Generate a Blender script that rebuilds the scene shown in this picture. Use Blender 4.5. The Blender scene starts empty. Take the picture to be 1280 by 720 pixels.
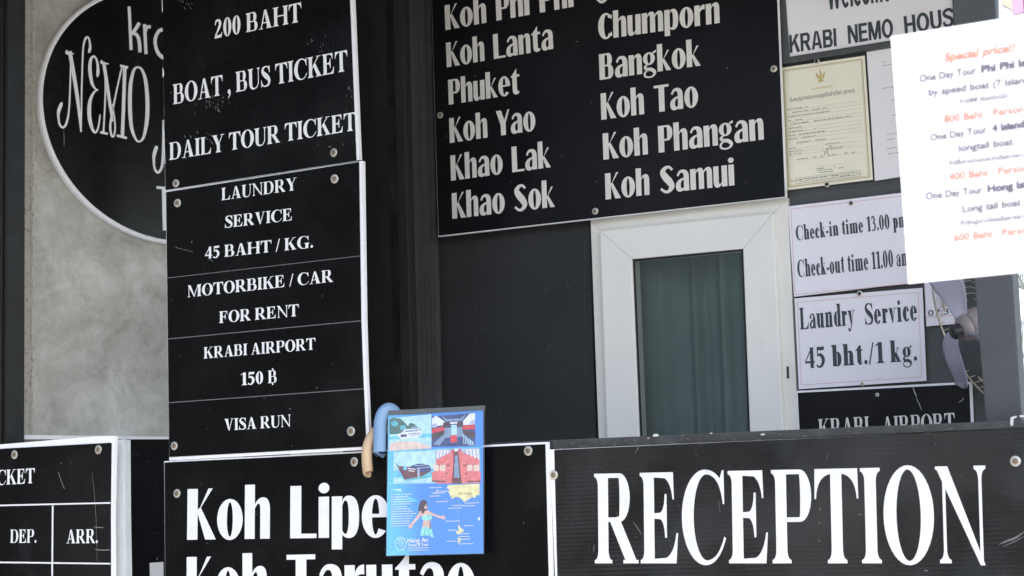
import bpy, bmesh, math, random
from mathutils import Vector, Matrix, geometry, Quaternion
random.seed(7)
C = bpy.context.scene.collection
SC = bpy.context.scene
R = math.radians

# ------------------------------------------------------------------ camera
FPX = 2600.0; PITCH = R(7.9); ROLL = 0.030; EYE = Vector((0, 0, 1.0))
_r = Vector((1, 0, 0)); _u = Vector((0, -math.sin(PITCH), math.cos(PITCH))); _f = Vector((0, math.cos(PITCH), math.sin(PITCH)))
RIGHT = _r*math.cos(ROLL) - _u*math.sin(ROLL)
UP = _u*math.cos(ROLL) + _r*math.sin(ROLL)
FWD = _f
cd = bpy.data.cameras.new('camera'); cam = bpy.data.objects.new('camera', cd); C.objects.link(cam)
m = Matrix((( RIGHT.x, UP.x, -FWD.x, EYE.x), (RIGHT.y, UP.y, -FWD.y, EYE.y), (RIGHT.z, UP.z, -FWD.z, EYE.z), (0, 0, 0, 1)))
cam.matrix_world = m
cd.sensor_width = 36.0; cd.lens = 36.0*FPX/1280.0
cd.clip_start = 0.05; cd.clip_end = 2000
cd.dof.use_dof = True; cd.dof.focus_distance = 4.75; cd.dof.aperture_fstop = 11.0
SC.camera = cam

# ------------------------------------------------------------------ sky, sun, exposure
SUN_EL = 54.0; SUN_AZ = 150.0            # azimuth clockwise from +Y (the direction the sun stands in)
w = bpy.data.worlds.new('World'); SC.world = w; w.use_nodes = True
nt = w.node_tree; bgn = nt.nodes['Background']
sky = nt.nodes.new('ShaderNodeTexSky'); sky.sky_type = 'NISHITA'; sky.sun_disc = False
sky.sun_elevation = R(SUN_EL); sky.sun_rotation = R(SUN_AZ); sky.air_density = 1.2; sky.dust_density = 3.0
nt.links.new(sky.outputs[0], bgn.inputs[0]); bgn.inputs[1].default_value = 0.15
sd = bpy.data.lights.new('sun', 'SUN'); sun = bpy.data.objects.new('sun', sd); C.objects.link(sun)
sd.energy = 2.0; sd.angle = R(0.6); sd.color = (1.0, 0.95, 0.88)
sdir = Vector((math.sin(R(SUN_AZ))*math.cos(R(SUN_EL)), math.cos(R(SUN_AZ))*math.cos(R(SUN_EL)), math.sin(R(SUN_EL))))
sun.rotation_euler = sdir.to_track_quat('Z', 'Y').to_euler(); sun.location = (2, -3, 8)
vs = SC.view_settings; vs.view_transform = 'Standard'; vs.look = 'None'; vs.exposure = 1.66; vs.gamma = 1.0

# ------------------------------------------------------------------ materials
def N(nt, t, **k):
    n = nt.nodes.new(t)
    for a, b in k.items(): setattr(n, a, b)
    return n
def mat(name, col, rough=0.5, metal=0.0, spec=0.5, noise=None, bump=None, wave=None, coat=0.0):
    """noise=(scale, other colour, amount lo, hi); bump=(scale, strength); wave=(axis, scale, strength)"""
    m = bpy.data.materials.new(name); m.use_nodes = True; nt = m.node_tree; p = nt.nodes['Principled BSDF']
    p.inputs['Base Color'].default_value = (*col, 1); p.inputs['Roughness'].default_value = rough
    p.inputs['Metallic'].default_value = metal; p.inputs['Specular IOR Level'].default_value = spec
    p.inputs['Coat Weight'].default_value = coat
    tc = N(nt, 'ShaderNodeTexCoord')
    if noise:
        sc, c2, lo, hi = noise
        n = N(nt, 'ShaderNodeTexNoise'); n.inputs['Scale'].default_value = sc; n.inputs['Detail'].default_value = 8; n.inputs['Roughness'].default_value = .62
        nt.links.new(tc.outputs['Object'], n.inputs['Vector'])
        rp = N(nt, 'ShaderNodeMapRange'); rp.inputs[1].default_value = lo; rp.inputs[2].default_value = hi
        nt.links.new(n.outputs[0], rp.inputs[0])
        mx = N(nt, 'ShaderNodeMix', data_type='RGBA'); mx.inputs[6].default_value = (*col, 1); mx.inputs[7].default_value = (*c2, 1)
        nt.links.new(rp.outputs[0], mx.inputs[0]); nt.links.new(mx.outputs[2], p.inputs['Base Color'])
        rr = N(nt, 'ShaderNodeMapRange'); rr.inputs[1].default_value = .3; rr.inputs[2].default_value = .7
        rr.inputs[3].default_value = max(rough-.08, .02); rr.inputs[4].default_value = rough+.1
        nt.links.new(n.outputs[0], rr.inputs[0]); nt.links.new(rr.outputs[0], p.inputs['Roughness'])
    last = None
    if wave:
        ax, sc, st = wave
        wv = N(nt, 'ShaderNodeTexWave', wave_type='BANDS', bands_direction=ax, wave_profile='SIN')
        wv.inputs['Scale'].default_value = sc; wv.inputs['Distortion'].default_value = .3; wv.inputs['Detail'].default_value = 1
        nt.links.new(tc.outputs['Object'], wv.inputs['Vector'])
        n2 = N(nt, 'ShaderNodeTexNoise'); n2.inputs['Scale'].default_value = 6; n2.inputs['Detail'].default_value = 3
        nt.links.new(tc.outputs['Object'], n2.inputs['Vector'])
        mr = N(nt, 'ShaderNodeMapRange'); mr.inputs[1].default_value = .42; mr.inputs[2].default_value = .68; mr.inputs[3].default_value = .1
        nt.links.new(n2.outputs[0], mr.inputs[0])
        mu = N(nt, 'ShaderNodeMath', operation='MULTIPLY'); nt.links.new(wv.outputs[1], mu.inputs[0]); nt.links.new(mr.outputs[0], mu.inputs[1])
        b = N(nt, 'ShaderNodeBump'); b.inputs['Strength'].default_value = st; b.inputs['Distance'].default_value = .001
        nt.links.new(mu.outputs[0], b.inputs['Height']); last = b
    if bump:
        n = N(nt, 'ShaderNodeTexNoise'); n.inputs['Scale'].default_value = bump[0]; n.inputs['Detail'].default_value = 6
        nt.links.new(tc.outputs['Object'], n.inputs['Vector'])
        b = N(nt, 'ShaderNodeBump'); b.inputs['Strength'].default_value = bump[1]; b.inputs['Distance'].default_value = .004
        nt.links.new(n.outputs[0], b.inputs['Height'])
        if last: nt.links.new(last.outputs[0], b.inputs['Normal'])
        last = b
    if last: nt.links.new(last.outputs[0], p.inputs['Normal'])
    return m
M = {}
M['black_v'] = mat('black_vinyl_upright_flutes', (.005, .005, .0055), .22, spec=.16, noise=(3.0, (.012, .012, .0115), .50, .80), wave=('X', 55, .35), bump=(7, .10))
M['black_h'] = mat('black_vinyl_level_flutes', (.011, .011, .011), .26, spec=.4, noise=(2.5, (.034, .032, .030), .42, .75), wave=('Z', 34, .8), bump=(6, .10))
M['black_back'] = mat('black_vinyl_shaded_sign', (.005, .005, .0065), .33, spec=.2, noise=(2.5, (.011, .011, .013), .45, .8), wave=('X', 55, .35), bump=(6, .08))
M['black_oval'] = mat('black_gloss_acrylic', (.005, .005, .005), .18, spec=.22, noise=(5, (.022, .021, .017), .58, .80), bump=(3, .16))
M['black_gloss'] = mat('black_gloss_sheet', (.004, .004, .005), .14, spec=.22, noise=(9, (.02, .02, .022), .55, .85), bump=(5, .12))
M['post_black'] = mat('black_painted_steel', (.005, .005, .005), .42, spec=.2, noise=(14, (.018, .017, .016), .45, .8), bump=(60, .05))
M['post_black_worn'] = mat('black_painted_steel_worn', (.010, .0095, .009), .5, spec=.2, noise=(10, (.015, .014, .012), .4, .8), bump=(60, .08))
M['post_grey'] = mat('grey_painted_steel', (.058, .062, .065), .5, noise=(9, (.078, .082, .085), .4, .8), bump=(40, .06))
M['wall_grey'] = mat('charcoal_painted_board', (.022, .0235, .025), .55, spec=.3, noise=(4, (.030, .032, .034), .4, .75), bump=(90, .12))
M['jamb_grey'] = mat('charcoal_painted_jamb', (.055, .057, .058), .5, noise=(12, (.075, .077, .078), .4, .75), bump=(60, .1))
M['board_grey'] = mat('slate_grey_board', (.052, .058, .060), .6, noise=(5, (.078, .084, .086), .4, .75), bump=(60, .06))
M['trim'] = mat('charcoal_counter_edge', (.040, .040, .040), .42, noise=(20, (.075, .075, .073), .45, .75), bump=(40, .15))
M['white_core'] = mat('white_board_edge', (.86, .86, .88), .45, noise=(30, (.74, .73, .72), .55, .85), bump=(120, .15))
M['white_vinyl'] = mat('white_vinyl_lettering', (.82, .82, .83), .38, noise=(25, (.70, .70, .70), .5, .85))
M['ivory_vinyl'] = mat('aged_white_lettering', (.74, .72, .68), .45, noise=(20, (.62, .60, .56), .45, .85))
M['hair_line'] = mat('thin_scored_line', (.16, .16, .16), .5)
M['pvc'] = mat('white_window_plastic', (.81, .80, .76), .32, noise=(6, (.76, .75, .715), .4, .8))
M['pvc_outer'] = mat('white_window_surround', (.76, .745, .695), .4, noise=(6, (.68, .665, .61), .4, .8))
M['rubber'] = mat('black_rubber_gasket', (.01, .01, .01), .6)
M['curtain'] = mat('green_curtain_cloth', (.20, .265, .255), .85, noise=(25, (.175, .23, .222), .3, .8), bump=(300, .2))
M['dark_room'] = mat('dark_room_lining', (.03, .03, .03), .8)
M['alu'] = mat('weathered_aluminium', (.56, .59, .60), .5, noise=(18, (.72, .74, .74), .4, .8), bump=(70, .1))
M['washer'] = mat('dull_steel_washer', (.64, .62, .56), .38, metal=.6, noise=(60, (.36, .31, .24), .45, .8))
M['screw'] = mat('rusty_screw_head', (.30, .23, .15), .5, metal=.5, noise=(120, (.16, .11, .07), .4, .8))
M['screw_dark'] = mat('dark_screw_head', (.02, .02, .02), .4, metal=.3)
M['paper'] = mat('white_paper', (.82, .80, .86), .55, noise=(5, (.77, .75, .81), .4, .8), bump=(9, .10))
M['paper_warm'] = mat('white_notice_paper', (.82, .80, .81), .5, noise=(5, (.77, .75, .76), .4, .8), bump=(8, .10))
M['paper_sun'] = mat('white_laminated_paper', (.72, .72, .74), .3, noise=(4, (.68, .68, .70), .4, .8), bump=(6, .06))
M['cream'] = mat('cream_certificate_paper', (.85, .815, .66), .5, noise=(5, (.80, .765, .61), .4, .8), bump=(8, .08))
M['gold'] = mat('gold_border_ink', (.50, .40, .20), .45)
M['gold_pale'] = mat('pale_gold_emblem_ink', (.60, .47, .18), .45)
M['ink'] = mat('charcoal_ink', (.035, .045, .055), .5)
M['ink_grey'] = mat('grey_print_ink', (.22, .22, .22), .55)
M['ink_light'] = mat('light_grey_print_ink', (.42, .42, .40), .55)
M['ink_faded'] = mat('glare_washed_grey_ink', (.13, .125, .15), .5)  # washed-out glare on the print is put into these paler inks
M['ink_faded_bold'] = mat('glare_washed_dark_ink', (.10, .095, .13), .5)
M['red_faded'] = mat('glare_washed_red_ink', (.66, .22, .16), .5)
M['red_line'] = mat('pale_red_ruled_line', (.66, .36, .36), .55)
M['blue_tube'] = mat('light_blue_plastic', (.20, .34, .54), .42, noise=(30, (.24, .38, .57), .4, .8), bump=(80, .06))
M['wood_hook'] = mat('pale_varnished_wood', (.58, .42, .26), .4, noise=(40, (.44, .29, .16), .45, .8), bump=(90, .1))
M['fan_body'] = mat('grey_beige_fan_plastic', (.30, .26, .26), .35)
M['fan_dark'] = mat('dark_fan_knob', (.03, .03, .035), .4)
M['fan_wire'] = mat('chromed_wire', (.60, .55, .46), .3, metal=.6)
M['pink'] = mat('pink_poster_ink', (.84, .38, .60), .5)
M['orange_pale'] = mat('pale_orange_poster_ink', (.82, .60, .42), .5)
M['ground'] = mat('pale_concrete_paving', (.34, .33, .31), .8, noise=(1.5, (.27, .26, .25), .35, .75), bump=(20, .2))
M['roof'] = mat('dark_roof_sheet', (.10, .10, .10), .6, noise=(4, (.14, .14, .14), .4, .8))
M['counter'] = mat('black_counter_panel', (.015, .015, .015), .5)

def concrete():
    m = bpy.data.materials.new('polished_bare_concrete'); m.use_nodes = True; nt = m.node_tree; p = nt.nodes['Principled BSDF']
    tc = N(nt, 'ShaderNodeTexCoord')
    def noise(scale, detail, dist=0.0):
        n = N(nt, 'ShaderNodeTexNoise'); n.inputs['Scale'].default_value = scale; n.inputs['Detail'].default_value = detail
        n.inputs['Roughness'].default_value = .6; n.inputs['Distortion'].default_value = dist
        nt.links.new(tc.outputs['Object'], n.inputs['Vector']); return n
    n1 = noise(6, 9, .7); n2 = noise(26, 12, 1.4); n3 = noise(4.2, 4, 1.6)
    cr = N(nt, 'ShaderNodeValToRGB'); e = cr.color_ramp.elements
    e[0].position = .36; e[0].color = (.30, .289, .25, 1); e[1].position = .64; e[1].color = (.55, .54, .495, 1)
    k = cr.color_ramp.elements.new(.50); k.color = (.415, .403, .36, 1)
    mx = N(nt, 'ShaderNodeMix', data_type='FLOAT'); mx.inputs[0].default_value = .30
    nt.links.new(n1.outputs[0], mx.inputs[2]); nt.links.new(n2.outputs[0], mx.inputs[3]); nt.links.new(mx.outputs[0], cr.inputs[0])
    # thin pale trowel veins
    ab = N(nt, 'ShaderNodeMath', operation='SUBTRACT'); ab.inputs[1].default_value = .5; nt.links.new(n3.outputs[0], ab.inputs[0])
    a2 = N(nt, 'ShaderNodeMath', operation='ABSOLUTE'); nt.links.new(ab.outputs[0], a2.inputs[0])
    mr = N(nt, 'ShaderNodeMapRange'); mr.inputs[1].default_value = 0; mr.inputs[2].default_value = .010; mr.inputs[3].default_value = .30; mr.inputs[4].default_value = 0
    nt.links.new(a2.outputs[0], mr.inputs[0])
    m2 = N(nt, 'ShaderNodeMix', data_type='RGBA'); m2.inputs[7].default_value = (.54, .53, .48, 1)
    nt.links.new(mr.outputs[0], m2.inputs[0]); nt.links.new(cr.outputs[0], m2.inputs[6])
    # dark pits
    v = noise(90, 4); pr = N(nt, 'ShaderNodeMapRange'); pr.inputs[1].default_value = .66; pr.inputs[2].default_value = .74; pr.inputs[4].default_value = .55
    nt.links.new(v.outputs[0], pr.inputs[0])
    m3 = N(nt, 'ShaderNodeMix', data_type='RGBA'); m3.inputs[7].default_value = (.10, .095, .085, 1)
    nt.links.new(pr.outputs[0], m3.inputs[0]); nt.links.new(m2.outputs[2], m3.inputs[6])
    nt.links.new(m3.outputs[2], p.inputs['Base Color']); p.inputs['Roughness'].default_value = .62
    b = N(nt, 'ShaderNodeBump'); b.inputs['Strength'].default_value = .12; b.inputs['Distance'].default_value = .004
    nt.links.new(n2.outputs[0], b.inputs['Height']); nt.links.new(b.outputs[0], p.inputs['Normal'])
    return m
M['concrete'] = concrete()
M['render_rough'] = mat('rough_cement_edge', (.50, .465, .41), .85, noise=(90, (.26, .235, .20), .52, .70), bump=(90, .8))

def sheer(name, col, alpha, rough=.05, gloss=.5):
    m = bpy.data.materials.new(name); m.use_nodes = True; nt = m.node_tree; p = nt.nodes['Principled BSDF']
    p.inputs['Base Color'].default_value = (*col, 1); p.inputs['Roughness'].default_value = rough; p.inputs['Alpha'].default_value = alpha
    p.inputs['Specular IOR Level'].default_value = gloss
    return m
def glass_pane(name, tint):
    m = bpy.data.materials.new(name); m.use_nodes = True; nt = m.node_tree
    out = nt.nodes['Material Output']; nt.nodes.remove(nt.nodes['Principled BSDF'])
    t = N(nt, 'ShaderNodeBsdfTransparent'); t.inputs[0].default_value = (*tint, 1)
    g = N(nt, 'ShaderNodeBsdfGlossy'); g.inputs['Roughness'].default_value = .02
    f = N(nt, 'ShaderNodeFresnel'); f.inputs[0].default_value = 1.5
    x = N(nt, 'ShaderNodeMixShader'); nt.links.new(f.outputs[0], x.inputs[0]); nt.links.new(t.outputs[0], x.inputs[1]); nt.links.new(g.outputs[0], x.inputs[2])
    d = N(nt, 'ShaderNodeBsdfDiffuse'); d.inputs[0].default_value = (.55, .60, .58, 1)      # pale film painted on for the haze of reflections
    tc = N(nt, 'ShaderNodeTexCoord'); n = N(nt, 'ShaderNodeTexNoise'); n.inputs['Scale'].default_value = 3.5; n.inputs['Detail'].default_value = 5
    nt.links.new(tc.outputs['Object'], n.inputs['Vector'])
    r = N(nt, 'ShaderNodeMapRange'); r.inputs[1].default_value = .3; r.inputs[2].default_value = .7; r.inputs[3].default_value = .025; r.inputs[4].default_value = .075
    nt.links.new(n.outputs[0], r.inputs[0])
    y = N(nt, 'ShaderNodeMixShader'); nt.links.new(r.outputs[0], y.inputs[0]); nt.links.new(x.outputs[0], y.inputs[1]); nt.links.new(d.outputs[0], y.inputs[2])
    nt.links.new(y.outputs[0], out.inputs[0]); return m
M['glass'] = glass_pane('green_tinted_glass', (.68, .74, .73))
M['sleeve'] = sheer('clear_plastic_sleeve', (.75, .85, .95), .05, .12, .5)
M['sleeve_top'] = sheer('smoky_sleeve_strip', (.16, .18, .19), .75, .2)
M['blade'] = sheer('translucent_lilac_blade', (.52, .51, .62), .72, .25)

# ------------------------------------------------------------------ picture point -> point on a plane of the place
def ray(px, py): return FWD + RIGHT*((px-640.0)/FPX) + UP*((360.0-py)/FPX)
class Plane:
    """a vertical plane of the building; local x runs along it, local y into it, local z up"""
    def __init__(s, px, py, depth, yaw, roll=0.0):
        d = ray(px, py); s.P = EYE + d*(depth/d.y); s.yaw = R(yaw)
        s.u = Vector((math.cos(s.yaw), -math.sin(s.yaw), 0)); s.n = Vector((-math.sin(s.yaw), -math.cos(s.yaw), 0))
        s.O = s.P.copy()
    def p(s, px, py, off=0.0):
        d = ray(px, py); t = (s.P + s.n*off - EYE).dot(s.n)/d.dot(s.n)
        q = EYE + d*t - s.O
        return Vector((q.dot(s.u), -off, q.z))
    def world(s, q): return s.O + s.u*q.x - s.n*q.y + Vector((0, 0, q.z))
    def depth(s, px, py, off=0.0):
        return s.world(s.p(px, py, off)).y
    def at(s, px, py):
        q = Plane.__new__(Plane); q.P = s.P; q.yaw = s.yaw; q.u = s.u; q.n = s.n; q.O = s.world(s.p(px, py)); return q

def tag(o, label=None, cat=None, group=None, kind=None):
    if label: o['label'] = label
    if cat: o['category'] = cat
    if group: o['group'] = group
    if kind: o['kind'] = kind
    return o
def thing(name, label, cat, pl, group=None):
    o = bpy.data.objects.new(name, None); C.objects.link(o); o.empty_display_size = .05
    o.location = pl.O; o.rotation_euler = (0, 0, -pl.yaw)
    return tag(o, label, cat, group)
def link(name, me, ma, parent=None):
    o = bpy.data.objects.new(name, me); C.objects.link(o)
    if ma and not me.materials: me.materials.append(ma)
    if parent: o.parent = parent
    return o
def mesh_of(polys, name='m'):
    """polys: list of lists of 3-D points (any simple polygon), turned to face local -y"""
    vs, fs = [], []
    for q in polys:
        b = len(vs); q = [Vector(a) for a in q]; vs += q
        if len(q) <= 3: tri = [tuple(range(len(q)))]
        else: tri = [tuple(t) for t in geometry.tessellate_polygon([q])]
        for t in tri:
            nn = (q[t[1]]-q[t[0]]).cross(q[t[2]]-q[t[0]])
            if nn.length < 1e-14: continue
            fs.append(tuple(b+i for i in (t if nn.y < 0 else t[::-1])))
    me = bpy.data.meshes.new(name); me.from_pydata([tuple(v) for v in vs], [], fs); me.update(); return me
def flat(name, polys, ma, parent): return link(name, mesh_of(polys, name), ma, parent)
def slab_mesh(pts, depth, name='m', bevel=0.0):
    """front polygon (local points) pushed `depth` into the plane (+y)"""
    bm = bmesh.new(); vs = [bm.verts.new(p) for p in pts]; f = bm.faces.new(vs)
    bm.normal_update()
    if f.normal.y > 0: f.normal_flip()
    r = bmesh.ops.extrude_face_region(bm, geom=[f])
    bmesh.ops.translate(bm, verts=[v for v in r['geom'] if isinstance(v, bmesh.types.BMVert)], vec=(0, depth, 0))
    bmesh.ops.recalc_face_normals(bm, faces=bm.faces)
    if bevel: bmesh.ops.bevel(bm, geom=list(bm.edges), offset=bevel, segments=2, affect='EDGES', profile=.7)
    me = bpy.data.meshes.new(name); bm.to_mesh(me); bm.free(); return me
def slab(name, pl, px, off, depth, ma, parent, bevel=0.0):
    return link(name, slab_mesh([pl.p(x, y, off) for x, y in px], depth, name, bevel), ma, parent)
def boxm(x0, x1, y0, y1, z0, z1, name='m', bevel=0.0):
    return slab_mesh([Vector((x0, y0, z0)), Vector((x1, y0, z0)), Vector((x1, y0, z1)), Vector((x0, y0, z1))], y1-y0, name, bevel)
def tube_mesh(path, rad, seg=14, name='m', caps=True):
    bm = bmesh.new(); rings = []; prev = None; n = len(path)
    for i, p in enumerate(path):
        t = (path[min(i+1, n-1)]-path[max(i-1, 0)]).normalized()
        if prev is None:
            a = Vector((0, 0, 1)) if abs(t.z) < .9 else Vector((1, 0, 0)); a = (a - t*a.dot(t)).normalized()
        else: a = (prev - t*prev.dot(t)).normalized()
        prev = a; b = t.cross(a); r = rad[i] if isinstance(rad, (list, tuple)) else rad
        rings.append([bm.verts.new(p + (a*math.cos(k*2*math.pi/seg) + b*math.sin(k*2*math.pi/seg))*r) for k in range(seg)])
    for i in range(n-1):
        for k in range(seg): bm.faces.new((rings[i][k], rings[i][(k+1) % seg], rings[i+1][(k+1) % seg], rings[i+1][k]))
    if caps: bm.faces.new(rings[0]); bm.faces.new(rings[-1])
    bmesh.ops.recalc_face_normals(bm, faces=bm.faces)
    for f in bm.faces: f.smooth = len(f.verts) == 4
    me = bpy.data.meshes.new(name); bm.to_mesh(me); bm.free(); return me
def crom(pts, n=7):
    """Catmull-Rom through tuples of any length"""
    if len(pts) < 3:
        a, b = pts[0], pts[-1]; return [tuple(a[k]+(b[k]-a[k])*i/n for k in range(len(a))) for i in range(n+1)]
    out = []; P = [tuple(2*pts[0][k]-pts[1][k] for k in range(len(pts[0])))] + list(pts) + [tuple(2*pts[-1][k]-pts[-2][k] for k in range(len(pts[0])))]
    for i in range(1, len(P)-2):
        p0, p1, p2, p3 = P[i-1:i+3]
        for j in range(n):
            t = j/n
            out.append(tuple(.5*((2*p1[k]) + (p2[k]-p0[k])*t + (2*p0[k]-5*p1[k]+4*p2[k]-p3[k])*t*t + (3*p1[k]-p0[k]-3*p2[k]+p3[k])*t**3) for k in range(len(p1))))
    out.append(tuple(pts[-1])); return out
# ------------------------------------------------------------------ lettering: hand-drawn letter shapes, cap height 1
def B(pts, n=7):
    c = crom(pts, n); L, Rr = [], []
    for i, (x, y, w_) in enumerate(c):
        a = c[max(i-1, 0)]; b = c[min(i+1, len(c)-1)]; dx, dy = b[0]-a[0], b[1]-a[1]; l = math.hypot(dx, dy) or 1
        L.append((x-dy/l*w_/2, y+dx/l*w_/2)); Rr.append((x+dy/l*w_/2, y-dx/l*w_/2))
    return [[L[i], L[i+1], Rr[i+1], Rr[i]] for i in range(len(c)-1)]
def Pth(*sp, n=8):
    """outline: 2-tuples are points, 4-tuples are curves (control point, end point)"""
    o = []
    for s in sp:
        if len(s) == 2: o.append(s)
        else:
            x0, y0 = o[-1]; cx, cy, x, y = s
            for i in range(1, n+1):
                t = i/n; o.append(((1-t)**2*x0+2*t*(1-t)*cx+t*t*x, (1-t)**2*y0+2*t*(1-t)*cy+t*t*y))
    return [o]
def Q4(*p): return [list(p)]
def rect(x0, y0, x1, y1): return [[(x0, y0), (x1, y0), (x1, y1), (x0, y1)]]
def ring(cx, cy, rx, ry, ix, iy, a0=0, a1=360, icx=None, n=40, pw=1.0):
    icx = cx if icx is None else icx; o = []
    def pt(c, r_x, r_y, a):
        ca, sa = math.cos(a), math.sin(a)
        return (c+r_x*math.copysign(abs(ca)**pw, ca), cy+r_y*math.copysign(abs(sa)**pw, sa))
    for i in range(n):
        a = R(a0+(a1-a0)*i/n); b = R(a0+(a1-a0)*(i+1)/n)
        o.append([pt(cx, rx, ry, a), pt(cx, rx, ry, b), pt(icx, ix, iy, b), pt(icx, ix, iy, a)])
    return o
def dot(cx, cy, r, ry=None, n=20):
    ry = ry or r; return [[(cx+r*math.cos(2*math.pi*i/n), cy+ry*math.sin(2*math.pi*i/n)) for i in range(n)]]
def bowl(xs, xr, y0, y1, T, t, r=.5):
    """D shape from x=xs out to xr, thick T on the right, thin t above and below"""
    xc = xs + (xr-xs)*(1-r) ; ym = (y0+y1)/2; k = .56; o = []; n = 14
    def arc(xc, xr, yb, yt):
        ym = (yb+yt)/2; ry = (yt-yb)/2
        return [(xc+(xr-xc)*math.cos(a), ym+ry*math.sin(a)) for a in [math.pi/2-math.pi*i/n for i in range(n+1)]]
    out = [(xs, y1)] + arc(xc, xr, y0, y1) + [(xs, y0)]
    inn = [(xs, y1-t)] + arc(min(xc, xr-T-.02), xr-T, y0+t, y1-t) + [(xs, y0+t)]
    return [[out[i], out[i+1], inn[i+1], inn[i]] for i in range(len(out)-1)]

class Serif:
    """bold roman capitals and figures with bracketed slab serifs"""
    T = .23; t = .05; gap = .06
    def st(s, x, w=None, y0=0, y1=1, b='lr', t='lr', e=.09, h=.035, k=.10):
        w = w or s.T; x1 = x+w; o = [(x-(e if 'l' in b else 0), y0)]
        L = [(x1+(e if 'r' in b else 0), y0)]
        sp = [(x-(e if 'l' in b else 0), y0), (x1+(e if 'r' in b else 0), y0)]
        if 'r' in b: sp += [(x1+e, y0+h), (x1+.01, y0+h+.01, x1, y0+h+k)]
        if 'r' in t: sp += [(x1, y1-h-k), (x1+.01, y1-h-.01, x1+e, y1-h), (x1+e, y1)]
        else: sp += [(x1, y1)]
        if 'l' in t: sp += [(x-e, y1), (x-e, y1-h), (x-.01, y1-h-.01, x, y1-h-k)]
        else: sp += [(x, y1)]
        if 'l' in b: sp += [(x, y0+h+k), (x-.01, y0+h+.01, x-e, y0+h)]
        return Pth(*sp, n=5)
    def arm_top(s, x, xr, y=1.0, d=.30):
        return Pth((x, y), (xr, y), (xr+.015, y-d), (xr-.02, y-d), (xr-.05, y-.12, xr-.20, y-.065), (x, y-.055))
    def arm_bot(s, x, xr, y=0.0, d=.33):
        return Pth((x, y), (xr, y), (xr+.045, y+d), (xr+.005, y+d), (xr-.05, y+.11, xr-.24, y+.06), (x, y+.05))
    def arm_mid(s, x, xr, y=.52, d=.24):
        return Pth((x, y-.03), (xr-.16, y-.035), (xr-.06, y-.06, xr-.045, y-d), (xr, y-d), (xr, y+d), (xr-.045, y+d), (xr-.06, y+.06, xr-.16, y+.035), (x, y+.03))
    def g(s, c):
        T, t = s.T, s.t
        f = getattr(s, 'g_'+{'.': 'dot', ',': 'comma', '/': 'slash', '-': 'hyphen', '฿': 'baht', ' ': 'space', ':': 'colon'}.get(c, ('u' if c.isupper() else 'd' if c.isdigit() else 'l')+c))
        return f(T, t)
    def g_space(s, T, t): return [], .30
    def g_dot(s, T, t): return [dot(.13, .10, .11)], .26
    def g_colon(s, T, t): return [dot(.13, .10, .10), dot(.13, .55, .10)], .26
    def g_comma(s, T, t): return [dot(.14, .10, .115), B([(.21, .10, .08), (.20, -.06, .09), (.06, -.22, .03)])], .30
    def g_slash(s, T, t): return [Q4((.0, -.03), (.09, -.03), (.38, 1.02), (.29, 1.02))], .38
    def g_hyphen(s, T, t): return [rect(.03, .25, .36, .39)], .40
    def g_uA(s, T, t):
        return [Q4((.44, 1.0), (.60, 1.0), (.96, .03), (.96-T-.06, .03)), Q4((.44, 1.0), (.51, .90), (.22, .03), (.14, .03)),
                rect(.26, .29, .72, .345), rect(0, 0, .33, .036), rect(.58, 0, 1.06, .036)], 1.06
    def g_uB(s, T, t):
        return [s.st(.09, b='l', t='l'), bowl(.09+T, .84, .49, 1, T*.95, t, .42), bowl(.09+T, .93, 0, .535, T, t, .46)], .97
    def g_uC(s, T, t):
        return [ring(.55, .5, .55, .52, .55-T*1.12+.04, .468, 90, 270, icx=.59),
                Pth((.55, 1.02), (.76, 1.02, .90, .92), (.955, 1.01), (.995, 1.01), (1.0, .64), (.965, .64), (.90, .96, .59, .968)),
                Pth((.55, -.02), (.86, -.02, 1.03, .27), (.99, .29), (.85, .04, .59, .032))], 1.04
    def g_uD(s, T, t): return [s.st(.09, b='l', t='l'), bowl(.09+T, 1.03, 0, 1, T*1.05, t, .66)], 1.07
    def g_uE(s, T, t): return [s.st(.09, b='l', t='l'), s.arm_top(.09+T, .80), s.arm_mid(.09+T, .64), s.arm_bot(.09+T, .86)], .95
    def g_uF(s, T, t): return [s.st(.09, t='l'), s.arm_top(.09+T, .80), s.arm_mid(.09+T, .64)], .88
    def g_uG(s, T, t):
        return s.g_uC(T, t)[0][:2] + [Pth((.55, -.02), (.80, -.02, .97, .09), (.97, .16), (.80, .03, .59, .032)), s.st(.74, y1=.44, b=''), rect(.62, .40, 1.06, .44)], 1.12
    def g_uH(s, T, t): return [s.st(.09), s.st(.83-.05+.09-.02), rect(.09+T, .485, .86, .545)], .85+T+.09
    def g_uI(s, T, t): return [s.st(.10)], .20+T
    def g_uK(s, T, t):
        return [s.st(.09), Q4((.09+T, .40), (.09+T, .47), (.80, .975), (.87, .975)), rect(.68, .965, 1.02, 1), Q4((.40, .58), (.57, .70), (1.02, .03), (.74, .03)), rect(.62, 0, 1.10, .036)], 1.10
    def g_uL(s, T, t): return [s.st(.09, b='l'), s.arm_bot(.09+T, .84)], .92
    def g_uM(s, T, t):
        return [s.st(.10, w=.06, t='l'), Q4((.02, 1), (.29, 1), (.72, .0), (.62, .0)), Q4((.60, .02), (.68, .02), (1.06, 1), (1.0, 1)), s.st(1.02, t='r'), rect(1.0, .965, 1.1, 1)], 1.12+T
    def g_uN(s, T, t):
        return [s.st(.14, w=.065, t=''), Q4((0, 1), (.26, 1), (1.0, -.02), (.90, -.02)), rect(0, .965, .16, 1), s.st(.90, w=.065, y0=.0, b='')], 1.08
    def g_uO(s, T, t): return [ring(.54, .5, .54, .52, .54-T*1.12, .475)], 1.08
    def g_uP(s, T, t): return [s.st(.09, t='l'), bowl(.09+T, .90, .44, 1, T, t, .46)], .93
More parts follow.
